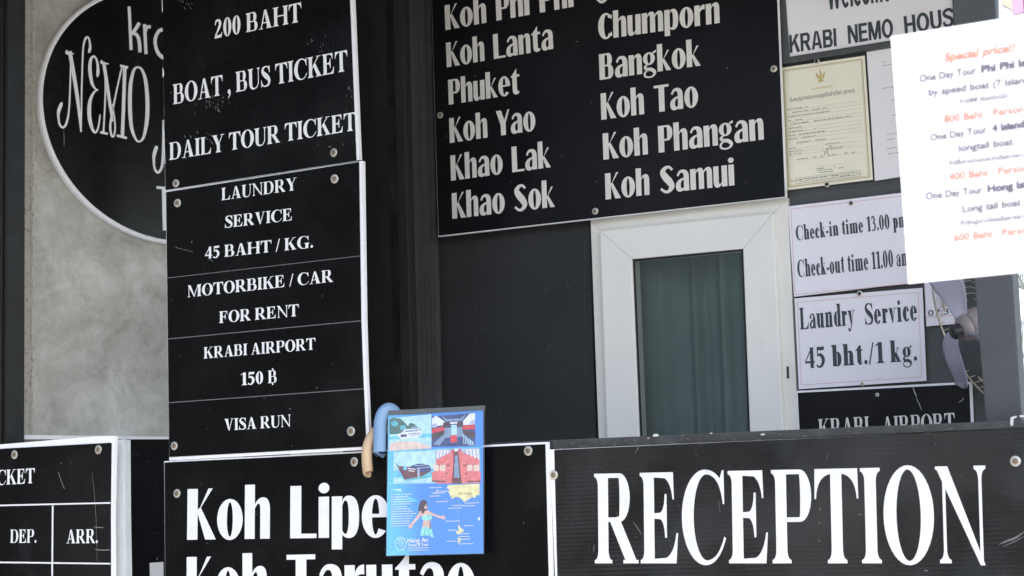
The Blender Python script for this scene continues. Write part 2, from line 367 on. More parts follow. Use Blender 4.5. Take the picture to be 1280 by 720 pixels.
    def g_uR(s, T, t):
        return [s.st(.09, t='l'), bowl(.09+T, .87, .46, 1, T, t, .46), Q4((.36, .49), (.60, .52), (1.02, .036), (.75, .036)), rect(.70, 0, 1.07, .037)], 1.07
    def g_uS(s, T, t):
        return [B([(.70, .80, .05), (.60, .93, .07), (.40, .98, .06), (.20, .90, .14), (.16, .74, .20), (.34, .57, .25), (.57, .42, .25), (.68, .25, .20), (.60, .08, .13), (.38, .015, .06), (.18, .06, .07), (.06, .22, .05)]),
                Pth((.70, 1.0), (.735, 1.0), (.735, .66), (.70, .66), (.67, .80, .58, .90)), Pth((.03, 0), (.065, 0), (.18, .09), (.10, .16, .07, .34), (.035, .34))], .80
    def g_uT(s, T, t):
        c = .475; x0 = c-T/2
        return [s.st(x0, t=''), Pth((x0, 1), (.0, 1), (-.01, .68), (.025, .68), (.05, .92, x0, .945)), Pth((x0+T, 1), (.95, 1), (.96, .68), (.925, .68), (.90, .92, x0+T, .945))], .95
    def g_uU(s, T, t):
        return [s.st(.09, y0=.28, b=''), B([(.09+T/2, .30, T), (.13+T/2, .13, T*.8), (.38, .02, .10), (.50, .01, .07), (.70, .06, .06), (.83, .25, .06), (.845, .40, .06)]), s.st(.815, w=.06, y0=.35, b='')], .99
    def g_uV(s, T, t):
        return [Q4((.08, .97), (.08+T+.07, .97), (.60, .0), (.49, -.02)), Q4((.49, 0), (.57, .05), (.90, .97), (.83, .97)), rect(0, .964, .46, 1), rect(.70, .964, 1.04, 1)], 1.04
    def g_uY(s, T, t):
        return [s.st(.42, y1=.46, t=''), Q4((.07, .97), (.07+T+.06, .97), (.42+T, .44), (.42, .40)), Q4((.56, .50), (.60, .42), (.92, .97), (.86, .97)), rect(0, .964, .46, 1), rect(.72, .964, 1.06, 1)], 1.06
    def g_d0(s, T, t): return [ring(.33, .5, .32, .51, .32-T*.92, .465)], .68
    def g_d1(s, T, t): return [s.st(.22, t='', e=.13), Q4((.02, .86), (.04, .83), (.24, .88), (.30, 1.0))], .58
    def g_d2(s, T, t):
        return [B([(.08, .70, .04), (.16, .90, .12), (.34, .945, .12), (.47, .82, .20), (.44, .62, .19), (.27, .36, .12), (.08, .13, .08)]), Pth((.03, 0), (.58, 0), (.64, .28), (.60, .28), (.56, .16, .42, .16), (.15, .16), (.03, .06)), ], .68
    def g_d3(s, T, t):
        return [B([(.08, .76, .05), (.18, .92, .11), (.34, .945, .11), (.46, .80, .19), (.42, .62, .15), (.24, .53, .06)]), B([(.24, .53, .06), (.44, .48, .14), (.52, .27, .21), (.40, .06, .12), (.20, .03, .08), (.08, .12, .13)])], .68
    def g_d4(s, T, t): return [rect(.36, 0, .36+T*.85, 1), Q4((.0, .24), (.0, .33), (.44, 1.0), (.44, .86)), rect(0, .24, .66, .34)], .68
    def g_d5(s, T, t):
        return [Pth((.10, 1), (.56, 1), (.61, 1.03), (.57, .83), (.16, .83)), Q4((.10, .54), (.15, .58), (.19, 1), (.10, 1)),
                B([(.11, .56, .05), (.30, .62, .15), (.49, .46, .21), (.50, .26, .21), (.36, .06, .13), (.18, .03, .08), (.06, .12, .13)])], .68
    def g_d7(s, T, t): return [Pth((.06, 1), (.62, 1), (.62, .94), (.40, .5), (.36, 0), (.20, 0), (.24, .45, .50, .86), (.14, .86), (.08, .84, .06, .70), (.03, .70))], .66
    def g_baht(s, T, t):
        p, a = s.g_uB(T, t); return [[[(x*.82, y) for x, y in q] for q in k] for k in p] + [rect(.36, -.16, .46, .0), rect(.36, 1.0, .46, 1.16)], .84
    # lower case (x-height .68)
    def g_la(s, T, t):
        return [s.st(.34, y0=.0, y1=.45, b='', t='', w=T*.9), B([(.34+T*.45, .42, T*.9), (.42, .60, .12), (.28, .665, .06), (.12, .60, .08), (.10, .52, .12)]), dot(.12, .52, .085), B([(.36, .40, .05), (.16, .30, .12), (.10, .16, .18), (.16, .04, .10), (.30, .06, .06), (.38, .14, .04)]), rect(.34, 0, .62, .035)], .62
    def g_lb(s, T, t): return [s.st(.07, y0=0, y1=1.04, b='', t='l'), bowl(.07+T, .66, -.01, .69, T, .045, .75)], .70
    def g_lc(s, T, t): return [ring(.33, .34, .31, .36, .31-T, .32, 55, 320, icx=.36), dot(.46, .53, .09)], .60
    def g_ld(s, T, t): return [s.st(.40, y0=0, y1=1.04, b='r', t='l', e=.07), [[(.72-x, y) for x, y in q] for q in bowl(.72-.40, .68, -.01, .69, T, .045, .75)]], .72
    def g_le(s, T, t): return [ring(.32, .34, .31, .36, .31-T*.95, .325, 0, 325), rect(.12, .335, .62, .385)], .65
    def g_lg(s, T, t):
        return [ring(.31, .44, .27, .25, .27-T*.8, .215), B([(.46, .60, .05), (.56, .70, .06), (.64, .66, .11)]), B([(.20, .22, .05), (.10, .12, .12), (.22, .04, .14), (.42, .02, .15), (.56, -.08, .13), (.48, -.24, .06), (.28, -.28, .05), (.10, -.20, .06), (.08, -.08, .06), (.20, .01, .05)])], .68
    def g_lh(s, T, t): return [s.st(.07, y0=0, y1=1.04, t='l', e=.06), s.st(.43, y0=0, y1=.48, t='', e=.06), B([(.43+T/2, .46, T), (.42+T/2, .60, T*.75), (.40, .655, .09), (.30, .60, .05), (.06+T, .46, .04)])], .52+T
    def g_li(s, T, t): return [s.st(.08, y0=0, y1=.68, t='l', e=.07), dot(.08+T/2, .90, .115)], .18+T
    def g_lk(s, T, t): return [s.st(.07, y0=0, y1=1.04, t='l', e=.06), Q4((.07+T, .27), (.07+T, .33), (.50, .655), (.56, .655)), rect(.42, .645, .66, .68), Q4((.28, .40), (.42, .49), (.68, .03), (.44, .03)), rect(.40, 0, .74, .035)], .74
    def g_lm(s, T, t):
        h = lambda x: [s.st(x, y0=0, y1=.48, t='', e=.05), B([(x+T/2, .46, T), (x-.01+T/2, .60, T*.75), (x-.03, .655, .09), (x-.13, .60, .05), (x-.37+T, .46, .04)])]
        return [s.st(.07, y0=0, y1=.68, t='l', e=.05)] + h(.43) + h(.79), .88+T
    def g_ln(s, T, t): return [s.st(.07, y0=0, y1=.68, t='l', e=.06), s.st(.43, y0=0, y1=.48, t='', e=.06), B([(.43+T/2, .46, T), (.42+T/2, .60, T*.75), (.40, .655, .09), (.30, .60, .05), (.06+T, .46, .04)])], .52+T
    def g_lo(s, T, t): return [ring(.33, .34, .32, .36, .32-T*.95, .32)], .66
    def g_lp(s, T, t): return [s.st(.07, y0=-.30, y1=.68, t='l', e=.06), bowl(.07+T, .66, -.01, .69, T, .045, .75)], .70
    def g_lr(s, T, t): return [s.st(.07, y0=0, y1=.68, t='l', e=.06), B([(.06+T, .42, .04), (.36, .62, .05), (.44, .64, .06)]), dot(.46, .57, .095)], .56
    def g_lt(s, T, t): return [Pth((.12, .12), (.12, .68), (.02, .68), (.02, .72), (.14, .74, .24, .92), (.12+T, .92), (.12+T, .12)), rect(.12, .66, .50, .72), B([(.12+T/2, .16, T), (.16+T/2, .04, .13), (.36, .03, .06), (.46, .10, .04)])], .50
    def g_lu(s, T, t): return [s.st(.07, y0=.20, y1=.68, b='', t='l', e=.06), B([(.07+T/2, .22, T), (.10+T/2, .07, T*.7), (.28, .03, .08), (.40, .10, .05), (.45, .2, .04)]), s.st(.43, y0=0, y1=.68, b='r', t='l', e=.06)], .52+T
    def g_lv(s, T, t): return [Q4((.05, .66), (.05+T+.03, .66), (.38, .0), (.30, -.02)), Q4((.30, 0), (.36, .04), (.59, .66), (.54, .66)), rect(0, .645, .32, .68), rect(.45, .645, .68, .68)], .68
    def g_ly(s, T, t): return s.g_lv(T, t)[0] + [B([(.34, .02, .06), (.27, -.16, .05), (.18, -.25, .05), (.08, -.24, .05)]), dot(.08, -.18, .085)], .68
class Roman(Serif):
    T = .25; t = .05; gap = .05
class Condensed(Serif):
    T = .27; t = .045; gap = .06
class Signface(Serif):
    """heavy narrow letters without serifs: fat stems, thin joins, short tails"""
    T = .235; t = .07; gap = .045
    def g_space(s, T, t): return [], .34
    def arch(s, x, X=.80): return Pth((x+.12, 0), (x+.33, 0), (x+.33, .56), (x+.33, X, x+.18, X), (x+.06, X, x-.01, .64), (x-.01, .56), (x+.04, .67, x+.08, .68), (x+.12, .68, x+.12, .57))
    def g_uK(s, T, t): return [rect(0, 0, T, 1), Q4((.215, .48), (.27, .58), (.57, 1.0), (.475, 1.0)), Q4((.215, .57), (.30, .64), (.65, 0), (.41, 0))], .63
    def g_uP(s, T, t): return [rect(0, 0, T, 1), bowl(T, .58, .42, 1, .215, t, .55)], .58
    def g_uL(s, T, t): return [rect(0, 0, T, 1), rect(T, 0, .56, .085)], .56
    def g_uY(s, T, t): return [rect(.21, 0, .21+T, .46), Q4((0, 1), (.245, 1), (.445, .44), (.21, .40)), Q4((.36, .52), (.43, .42), (.65, 1), (.555, 1))], .64
    def g_uS(s, T, t): return [B([(.52, .84, .09), (.40, .955, .10), (.24, .94, .13), (.13, .78, .22), (.24, .58, .27), (.38, .42, .27), (.48, .22, .22), (.36, .055, .13), (.20, .045, .10), (.03, .17, .09)])], .60
    def g_uC(s, T, t): return [ring(.33, .5, .33, .51, .11, .435, 42, 318, icx=.36), Q4((.50, .80), (.56, .92), (.60, .89), (.57, .74)), Q4((.50, .20), (.57, .26), (.60, .11), (.56, .08))], .60
    def g_uB(s, T, t): return [rect(0, 0, T, 1), bowl(T, .55, .49, 1, .20, t, .5), bowl(T, .60, 0, .56, .22, t, .5)], .62
    def g_uT(s, T, t): return [rect(.20, 0, .20+T, 1), rect(0, .905, .63, 1.0)], .62
    def g_la(s, T, t):
        return [Pth((.33, 0), (.54, 0), (.54, .52), (.54, .81, .28, .81), (.12, .81, .05, .60), (.12, .56), (.18, .70, .24, .70), (.33, .70, .33, .55)), Pth((.33, .50), (.33, .42), (.20, .40, .20, .22), (.20, .10, .27, .10), (.31, .10, .34, .20), (.36, .08), (.28, -.015, .18, -.015), (0, -.01, 0, .20), (0, .44, .33, .50))], .55
    def g_le(s, T, t): return [ring(.285, .385, .285, .40, .075, .335, 0, 318), rect(.20, .37, .56, .435), ], .56
    def g_lg(s, T, t):
        return [ring(.25, .55, .25, .245, .07, .19), Q4((.36, .72), (.44, .80), (.56, .86), (.56, .76)), B([(.16, .32, .06), (.07, .23, .11), (.16, .15, .12), (.34, .12, .14), (.47, .0, .13), (.40, -.13, .07), (.22, -.165, .06), (.06, -.10, .08), (.07, .03, .08), (.20, .12, .05)])], .55
    def g_lh(s, T, t): return [rect(0, 0, .22, 1.05), s.arch(.22)], .56
    def g_li(s, T, t): return [rect(0, 0, .22, .78), dot(.11, .945, .115, .10)], .23
    def g_lk(s, T, t): return [rect(0, 0, .22, 1.05), Q4((.20, .34), (.25, .43), (.51, .78), (.42, .78)), Q4((.20, .42), (.27, .48), (.57, 0), (.36, 0))], .56
    def g_lm(s, T, t): return [rect(0, 0, .22, .78), s.arch(.22), s.arch(.55)], .89
    def g_ln(s, T, t): return [rect(0, 0, .22, .78), s.arch(.22)], .56
    def g_lo(s, T, t): return [ring(.285, .385, .285, .40, .065, .335)], .57
    def g_lp(s, T, t): return [rect(0, -.22, .22, .78), Pth((.22, .66), (.24, .79, .36, .79), (.57, .79, .57, .39), (.57, -.01, .36, -.01), (.27, -.01, .22, .06), (.22, .14), (.25, .07, .29, .07), (.355, .08, .355, .39), (.355, .70, .29, .70), (.25, .70, .22, .60))], .58
    def g_lr(s, T, t): return [rect(0, 0, .22, .78), Pth((.22, .62), (.27, .79, .42, .79), (.42, .60), (.30, .64, .22, .50))], .42
    def g_lt(s, T, t): return [Pth((.08, .20), (.08, .68), (0, .68), (.01, .72), (.12, .80, .27, 1.0), (.29, 1.0), (.29, .22), (.29, .09, .36, .12), (.41, .08), (.36, -.01, .25, -.01), (.08, -.01, .08, .20)), rect(.29, .68, .42, .78)], .42
    def g_lu(s, T, t): return [[[(.55-x, .78-y) for x, y in q] for q in s.arch(.22)], rect(.33, 0, .55, .78)], .56
class Grotesk(Signface):
    """plain heavy capitals of even weight"""
    T = .22; t = .16; gap = .07
    def g_space(s, T, t): return [], .30
    def g_uK(s, T, t): return [rect(0, 0, T, 1), Q4((T-.02, .30), (T-.02, .52), (.52, 1), (.80, 1)), Q4((.34, .58), (.50, .72), (.84, 0), (.57, 0))], .82
    def g_uR(s, T, t): return [rect(0, 0, T, 1), bowl(T, .76, .42, 1, T, t, .42), Q4((.32, .44), (.55, .48), (.82, 0), (.56, 0))], .80
    def g_uA(s, T, t): return [Q4((.28, 1), (.44, 1), (.22, 0), (0, 0)), Q4((.40, 1), (.56, 1), (.84, 0), (.61, 0)), rect(.20, .20, .64, .36)], .84
    def g_uB(s, T, t): return [rect(0, 0, T, 1), bowl(T, .73, .46, 1, T, t, .45), bowl(T, .77, 0, .57, T, t, .45)], .77
    def g_uI(s, T, t): return [rect(0, 0, T, 1)], T
    def g_uN(s, T, t): return [rect(0, 0, T*.92, 1), rect(.77-T*.92, 0, .77, 1), Q4((0, 1), (.23, 1), (.77, 0), (.54, 0))], .77
    def g_uE(s, T, t): return [rect(0, 0, T, 1), rect(T, .84, .66, 1), rect(T, .44, .62, .60), rect(T, 0, .68, .16)], .68
    def g_uM(s, T, t): return [rect(0, 0, T*.9, 1), rect(.94-T*.9, 0, .94, 1), Q4((0, 1), (.27, 1), (.56, 0), (.38, 0)), Q4((.67, 1), (.94, 1), (.56, 0), (.38, 0))], .94
    def g_uO(s, T, t): return [ring(.43, .5, .43, .52, .43-T, .35)], .86
    def g_uH(s, T, t): return [rect(0, 0, T, 1), rect(.78-T, 0, .78, 1), rect(T, .43, .78-T, .60)], .78
    def g_uU(s, T, t): return [rect(0, .36, T, 1), rect(.77-T, .36, .77, 1), ring(.385, .37, .385, .39, .385-T, .22, 180, 360)], .77
    def g_uS(s, T, t): return [B([(.70, .74, .17), (.60, .88, .17), (.38, .93, .17), (.16, .84, .18), (.13, .70, .20), (.28, .57, .19), (.50, .47, .19), (.62, .32, .21), (.55, .13, .18), (.34, .07, .17), (.14, .13, .17), (.06, .30, .17)])], .74
    def g_uW(s, T, t): return [Q4((0, 1), (.22, 1), (.42, 0), (.22, 0)), Q4((.22, 0), (.42, 0), (.62, 1), (.48, 1)), Q4((.48, 1), (.70, 1), (.88, 0), (.70, 0)), Q4((.70, 0), (.90, 0), (1.12, 1), (.90, 1))], 1.12
    def g_lo(s, T, t): return [ring(.34, .37, .34, .39, .34-T*.95, .23)], .68
    def g_lc(s, T, t): return [ring(.33, .37, .33, .39, .33-T*.95, .23, 40, 320)], .60
    def g_le(s, T, t): return [ring(.33, .37, .33, .39, .33-T*.95, .24, 0, 320), rect(.12, .31, .64, .43)], .66
    def g_ll(s, T, t): return [rect(0, 0, T*.95, 1)], T*.95
    def g_lt(s, T, t): return [rect(.09, 0, .30, .98), rect(0, .62, .40, .76), rect(.16, 0, .40, .14)], .40
    def g_lm(s, T, t): return [rect(0, 0, .2, .75), rect(.37, 0, .57, .58), rect(.74, 0, .94, .58), ring(.385, .52, .185, .25, .02, .10, 0, 180), ring(.755, .52, .185, .25, .02, .10, 0, 180)], .94
ROMAN, COND, SIGN, GROT = Roman(), Condensed(), Signface(), Grotesk()

_bf = {}
def builtin(txt, bold=0.0, shear=0.0):
    """Blender's own built-in typeface as flat polygons, cap height 1"""
    key = (txt, bold, shear)
    if key in _bf: return _bf[key]
    cu = bpy.data.curves.new('t', 'FONT'); cu.body = txt; cu.offset = bold; cu.shear = shear; cu.resolution_u = 3
    ob = bpy.data.objects.new('t', cu); C.objects.link(ob); dg = bpy.context.evaluated_depsgraph_get()
    me = bpy.data.meshes.new_from_object(ob.evaluated_get(dg)); bpy.data.objects.remove(ob)
    k = 1/.7275
    P = [[(me.vertices[i].co.x*k, me.vertices[i].co.y*k) for i in p.vertices] for p in me.polygons]
    bpy.data.meshes.remove(me); _bf[key] = P; return P
def layout(font, txt):
    """-> list of primitives (each a list of polygons) and the natural width"""
    if isinstance(font, tuple):
        P = builtin(txt, *font); xs = [p[0] for q in P for p in q] or [0]; x0 = min(xs)
        return [[[(x-x0, y) for x, y in q] for q in P]], max(xs)-x0
    x = 0; out = []
    for ch in txt:
        pr, adv = font.g(ch)
        for p in pr: out.append([[(a+x, b) for a, b in q] for q in p])
        x += adv + font.gap
    return out, x-font.gap
def lettering(pl, font, txt, bl, br, tl, ma, parent, off=.0004, name='lettering', wtxt=None):
    """one line of writing: bl, br = picture points of the baseline's ends, tl = a point on the cap line at the left.
    wtxt: the leading piece of txt that spans bl..br (the rest runs on)"""
    a, b, c = pl.p(*bl, off), pl.p(*br, off), pl.p(*tl, off)
    e = (b-a); W = e.length; e.normalize(); up = Vector((-e.z, 0, e.x)); up = up if up.z > 0 else -up
    H = (c-a).dot(up)
    pr, wn = layout(font, txt)
    if wtxt: wn = layout(font, wtxt)[1]
    sx = W/wn; polys = []
    for k, p in enumerate(pr):
        o = Vector((0, -4e-5*(k % 9), 0))
        for q in p: polys.append([a + e*(x*sx) + up*(y*H) + o for x, y in q])
    return flat(name, polys, ma, parent)
def px_strokes(name, pl, strokes, ma, parent, off=.0006):
    """strokes drawn straight on the sign: each a list of (picture x, y, width) points, or polygons of (x, y)"""
    polys = []
    for k, s in enumerate(strokes):
        o = off + 4e-5*(k % 8)
        for q in (B(s) if len(s[0]) == 3 else [s]): polys.append([pl.p(x, y, o) for x, y in q])
    return flat(name, polys, ma, parent)
# ------------------------------------------------------------------ small shared shapes
def lathe(profile, seg=24, name='m'):
    """profile: (radius, height out of the sign) -> turned about local -y"""
    bm = bmesh.new(); rings = []
    for r, h in profile:
        rings.append([bm.verts.new((r*math.cos(2*math.pi*k/seg), -h, r*math.sin(2*math.pi*k/seg))) for k in range(seg)] if r > 0 else [bm.verts.new((0, -h, 0))])
    for i in range(len(rings)-1):
        a, b = rings[i], rings[i+1]
        for k in range(seg):
            if len(b) == 1: bm.faces.new((a[k], a[(k+1) % seg], b[0]))
            elif len(a) == 1: bm.faces.new((a[0], b[(k+1) % seg], b[k]))
            else: bm.faces.new((a[k], a[(k+1) % seg], b[(k+1) % seg], b[k]))
    bmesh.ops.recalc_face_normals(bm, faces=bm.faces)
    me = bpy.data.meshes.new(name); bm.to_mesh(me); bm.free(); return me
WASHER = lathe([(1.0, 0), (1.0, .10), (.93, .17), (.62, .24), (.60, .12), (.0, .12)], 28, 'washer'); WASHER.materials.append(M['washer'])
HEAD = lathe([(.52, .12), (.50, .24), (.36, .34), (.22, .36), (.20, .22), (0, .22)], 20, 'screw'); HEAD.materials.append(M['screw'])
DARKHEAD = lathe([(.62, .12), (.58, .26), (.30, .36), (0, .37)], 20, 'screw'); DARKHEAD.materials.append(M['screw_dark'])
def screw(pl, px, py, parent, r, off=0.0, dark=False):
    q = pl.p(px, py, off)
    s = bpy.data.objects.new('screw', DARKHEAD if dark else HEAD); C.objects.link(s); s.parent = parent
    s.location = q; s.scale = (r, r*.8, r); s.rotation_euler = (random.uniform(-.10, .10), random.uniform(0, 3), random.uniform(-.10, .10))
    wv = bpy.data.objects.new('washer', WASHER); C.objects.link(wv); wv.parent = s
    return s
def line(pl, x0, y0, x1, y1, wpx, off=.0005):
    d = math.hypot(x1-x0, y1-y0); nx, ny = -(y1-y0)/d*wpx/2, (x1-x0)/d*wpx/2
    return [pl.p(x0+nx, y0+ny, off), pl.p(x1+nx, y1+ny, off), pl.p(x1-nx, y1-ny, off), pl.p(x0-nx, y0-ny, off)]
def outline(pl, quad, wpx, off=.0005):
    return [line(pl, *quad[i], *quad[(i+1) % len(quad)], wpx, off) for i in range(len(quad))]
def scratches(pl, boxpx, n, ma, parent, seed, off=.0003, long=9, slope=.0):
    rnd = random.Random(seed); P = []; x0, y0, x1, y1 = boxpx
    for i in range(n):
        x, y = rnd.uniform(x0, x1), rnd.uniform(y0, y1); a = rnd.gauss(slope, .7); L = rnd.uniform(.6, long)*rnd.random()
        P.append(line(pl, x, y, x+L*math.cos(a)+.3, y+L*math.sin(a), rnd.uniform(.3, .9), off))
    o = flat('scratch_marks', P, ma, parent); tag(o, kind='stuff'); return o
M['scratch'] = mat('pale_scratch', (.22, .215, .20), .6)
M['scratch_dim'] = mat('faint_scratch', (.075, .075, .07), .5)
M['scratch_mid'] = mat('worn_grey_scratch', (.16, .16, .155), .5)
M['scratch_bold'] = mat('bare_white_scratch', (.60, .60, .58), .6)

# ------------------------------------------------------------------ the planes of the building
REC = Plane(692, 630, 4.60, 27)
LIPE = Plane(688, 630, 4.585, 29)
LEFT = Plane(455, 560, 1, 30.7); LEFT = Plane(455, 560, LIPE.depth(455, 560) - .012, 30.7)
BACK = Plane(860, 400, 5.02, 27)
CONC = Plane(208, 400, 5.85, -40)
TICK = Plane(140, 620, 5.06, 33)
PAPER = Plane(1200, 200, 2.50, 27)
FLOOR = -.35

# ------------------------------------------------------------------ ground
gm = bpy.data.meshes.new('ground'); gm.from_pydata([(-400, -400, FLOOR), (400, -400, FLOOR), (400, 600, FLOOR), (-400, 600, FLOOR)], [], [(0, 1, 2, 3)])
g = link('ground', gm, M['ground']); tag(g, 'pale concrete paving in front of the reception counter', 'ground', kind='structure')

# ------------------------------------------------------------------ unseen roof and fascia over the counter, sized to keep the sun off
def solid(name, pl, x0, x1, y0, y1, z0, z1, ma, parent=None, bevel=0.0):
    return link(name, boxm(x0, x1, y0, y1, z0, z1, name, bevel), ma, parent)
B0 = BACK.at(860, 600); zg = FLOOR - B0.O.z
t = thing('roof', 'unseen flat dark sheet roof, sized to keep the sun off the reception counter', 'roof', B0)
solid('roof_sheet', B0, -2.9, 3.2, -1.75, 1.2, 2.96-B0.O.z, 3.04-B0.O.z, M['roof'], t)
solid('fascia', B0, -2.9, 3.2, -1.79, -1.752, 2.80-B0.O.z, 3.08-B0.O.z, M['post_black'], t)

# ------------------------------------------------------------------ back wall, panelled round the window
def wallbox(pl, xl, xr, yt, yb, off, dep): return slab_mesh([pl.p(xl, yt, off), pl.p(xr, yt, off), pl.p(xr, yb, off), pl.p(xl, yb, off)], dep)
def rectslab(name, pl, pxl, pxr, ref, z_top, z_bot, off, dep, ma, parent, bevel=0.0):
    xl = pl.p(*pxl, off).x; xr = pl.p(*pxr, off).x
    return link(name, boxm(xl, xr, -off, -off+dep, z_bot, z_top, name, bevel), ma, parent)
W = BACK.at(745, 545); zt = 2.95 - W.O.z; zb = FLOOR - W.O.z + .002
t = thing('back_wall', 'charcoal board wall behind the counter, under the long list of island names', 'wall', W)
z_wt = W.p(860, 262).z; z_wb = W.p(860, 640).z
rectslab('wall_panel', W, (549, 430), (741, 430), None, zt, zb, 0, .05, M['wall_grey'], t)
rectslab('wall_panel', W, (741.6, 430), (992, 430), None, zt, W.p(740, 277).z - .004, 0, .05, M['wall_grey'], t)
rectslab('wall_panel', W, (741.6, 430), (992, 430), None, W.p(860, 700).z, zb, 0, .05, M['wall_grey'], t)
o = rectslab('jamb', W, (513, 430), (548.6, 430), None, zt, zb, .012, .06, M['jamb_grey'], t, .003)
xj = W.p(530, 430, .012).x
for dx, wd in ((.0, .004), (.026, .003)):
    link('bead', boxm(xj+dx, xj+dx+wd, -.0165, -.0115, zb, zt, 'bead'), M['jamb_grey'], o)

rnd = random.Random(12); P = []
for i in range(60):
    x, y = rnd.uniform(552, 738), rnd.uniform(285, 545); a = rnd.gauss(1.45, .5); Ls = rnd.uniform(1, 14)*rnd.random()
    P.append(line(W, x, y, x+Ls*math.cos(a)+.2, y+Ls*math.sin(a)+.2, rnd.uniform(.25, .6), .0004))
P += [line(W, 730.5+rnd.uniform(-.6, .6), 300+i*9, 731+rnd.uniform(-.6, .6), 306+i*9, .4, .0004) for i in range(20) if rnd.random() < .6]
tag(flat('scuff_marks', P, M['scratch_dim'], t), kind='stuff')
# tall black steel column left of the wall
PC = Plane(480, 400, 4.93, 29).at(480, 560)
t = thing('steel_column', 'wide black painted steel column between the tall price board and the charcoal wall', 'column', PC)
xl, xr = PC.p(425, 400).x, PC.p(513, 400).x
link('shaft', boxm(xl, xr, 0, .03, FLOOR-PC.O.z, 2.95-PC.O.z, 'shaft', .004), M['post_black_worn'], t)
xm = PC.p(492, 400).x
link('cover_strip', boxm(xm, xm+.018, -.004, -.0005, FLOOR-PC.O.z+.01, 2.94-PC.O.z, 'cover_strip'), M['post_black'], t)

# dark lining of the room behind the window
RM = BACK.at(860, 560)
t = thing('room_lining', 'dark room lining behind the green curtain', 'wall', RM)
xa, xb = RM.p(700, 420).x, RM.p(1010, 420).x
link('lining', boxm(xa, xb, .45, .48, FLOOR-RM.O.z, 1.75-RM.O.z), M['dark_room'], t)

# ------------------------------------------------------------------ window
def bar(name, pl, quad, off, dep, ma, parent, bevel=.0025): return slab(name, pl, quad, off, dep, ma, parent, bevel)
WN = BACK.at(745, 545)
t = thing('window', 'white plastic framed window with dark glass and a green curtain', 'window', WN)
def ext(a, b, y): f = (y-a[1])/(b[1]-a[1]); return (a[0]+(b[0]-a[0])*f, y)
oTL, oTR, oBL, oBR = (738, 274.5), (984.5, 247), ext((738, 274.5), (748, 546), 640), ext((984.5, 247), (997.5, 535), 640)
iTL, iTR, iBL, iBR = (754, 293), (961, 272), ext((754, 293), (762.5, 546), 620), ext((961, 272), (974, 535), 620)
fr = bpy.data.objects.new('frame', None); C.objects.link(fr); fr.parent = t
bar('frame_bar', WN, [oTL, oTR, iTR, iTL], .010, .07, M['pvc_outer'], fr)
bar('frame_bar', WN, [oTL, iTL, iBL, oBL], .010, .07, M['pvc_outer'], fr)
bar('frame_bar', WN, [iTR, oTR, oBR, iBR], .010, .07, M['pvc_outer'], fr)
bar('frame_bar', WN, [iBL, iBR, oBR, oBL], .010, .07, M['pvc_outer'], fr)
sTL, sTR, sBL, sBR = (749.7, 288.7), (966, 266.7), ext((749.7, 288.7), (758.4, 546.5), 632), ext((966, 266.7), (979, 536), 632)
gTL, gTR, gBL, gBR = (789.6, 324), (928.6, 311), ext((789.6, 324), (798.8, 546), 590), ext((928.6, 311), (937, 536), 590)
sa = bpy.data.objects.new('sash', None); C.objects.link(sa); sa.parent = t
for q in ([sTL, sTR, gTR, gTL], [sTL, gTL, gBL, sBL], [gTR, sTR, sBR, gBR], [gBL, gBR, sBR, sBL]):
    bar('sash_bar', WN, q, .028, .05, M['pvc'], sa, .003)
def inset(q, d):
    cx = sum(p[0] for p in q)/4; cy = sum(p[1] for p in q)/4
    return [(x+(d if x < cx else -d), y+(d if y < cy else -d)) for x, y in q]
gq = [gTL, gTR, gBR, gBL]; gi = inset(gq, 2.2)
for i in range(4):
    bar('gasket', WN, [gq[i], gq[(i+1) % 4], gi[(i+1) % 4], gi[i]], .0215, .010, M['rubber'], sa, 0)
flat('glass_pane', [[WN.p(x, y, .018) for x, y in inset(gq, .6)]], M['glass'], sa)
# latch slot on the frame
bar('latch_slot', WN, [(983.2, 458), (985.6, 458), (986.0, 473), (983.6, 473)], .0125, .003, M['rubber'], t, 0)
# curtain
CU = BACK.at(860, 600)
t = thing('curtain', 'dark green folded curtain hanging behind the window glass', 'curtain', CU)
xa, xb = CU.p(770, 430, -.1).x, CU.p(965, 430, -.1).x; ztop = CU.p(860, 285, -.1).z; zbot = CU.p(860, 690, -.1).z
vs_, fs_ = [], []; nx, nz = 150, 14; rnd = random.Random(3)
ph = [rnd.uniform(0, 6) for _ in range(4)]
for j in range(nz+1):
    for i in range(nx+1):
        u = i/nx; v = j/nz
        k_ = .25 + .75*min(1, max(0, (u-.35)/.25)); y = .10 + k_*(.016*math.sin(u*30+ph[0]+.3*math.sin(v*2)) + .008*math.sin(u*63+ph[1])) + .014*math.sin(u*11+ph[2]+.5*v)
        vs_.append((xa+(xb-xa)*u, y, ztop+(zbot-ztop)*v))
for j in range(nz):
    for i in range(nx):
        a = j*(nx+1)+i; fs_.append((a, a+1, a+nx+2, a+nx+1))
me = bpy.data.meshes.new('cloth'); me.from_pydata(vs_, [], fs_)
for p in me.polygons: p.use_smooth = True
link('cloth', me, M['curtain'], t)

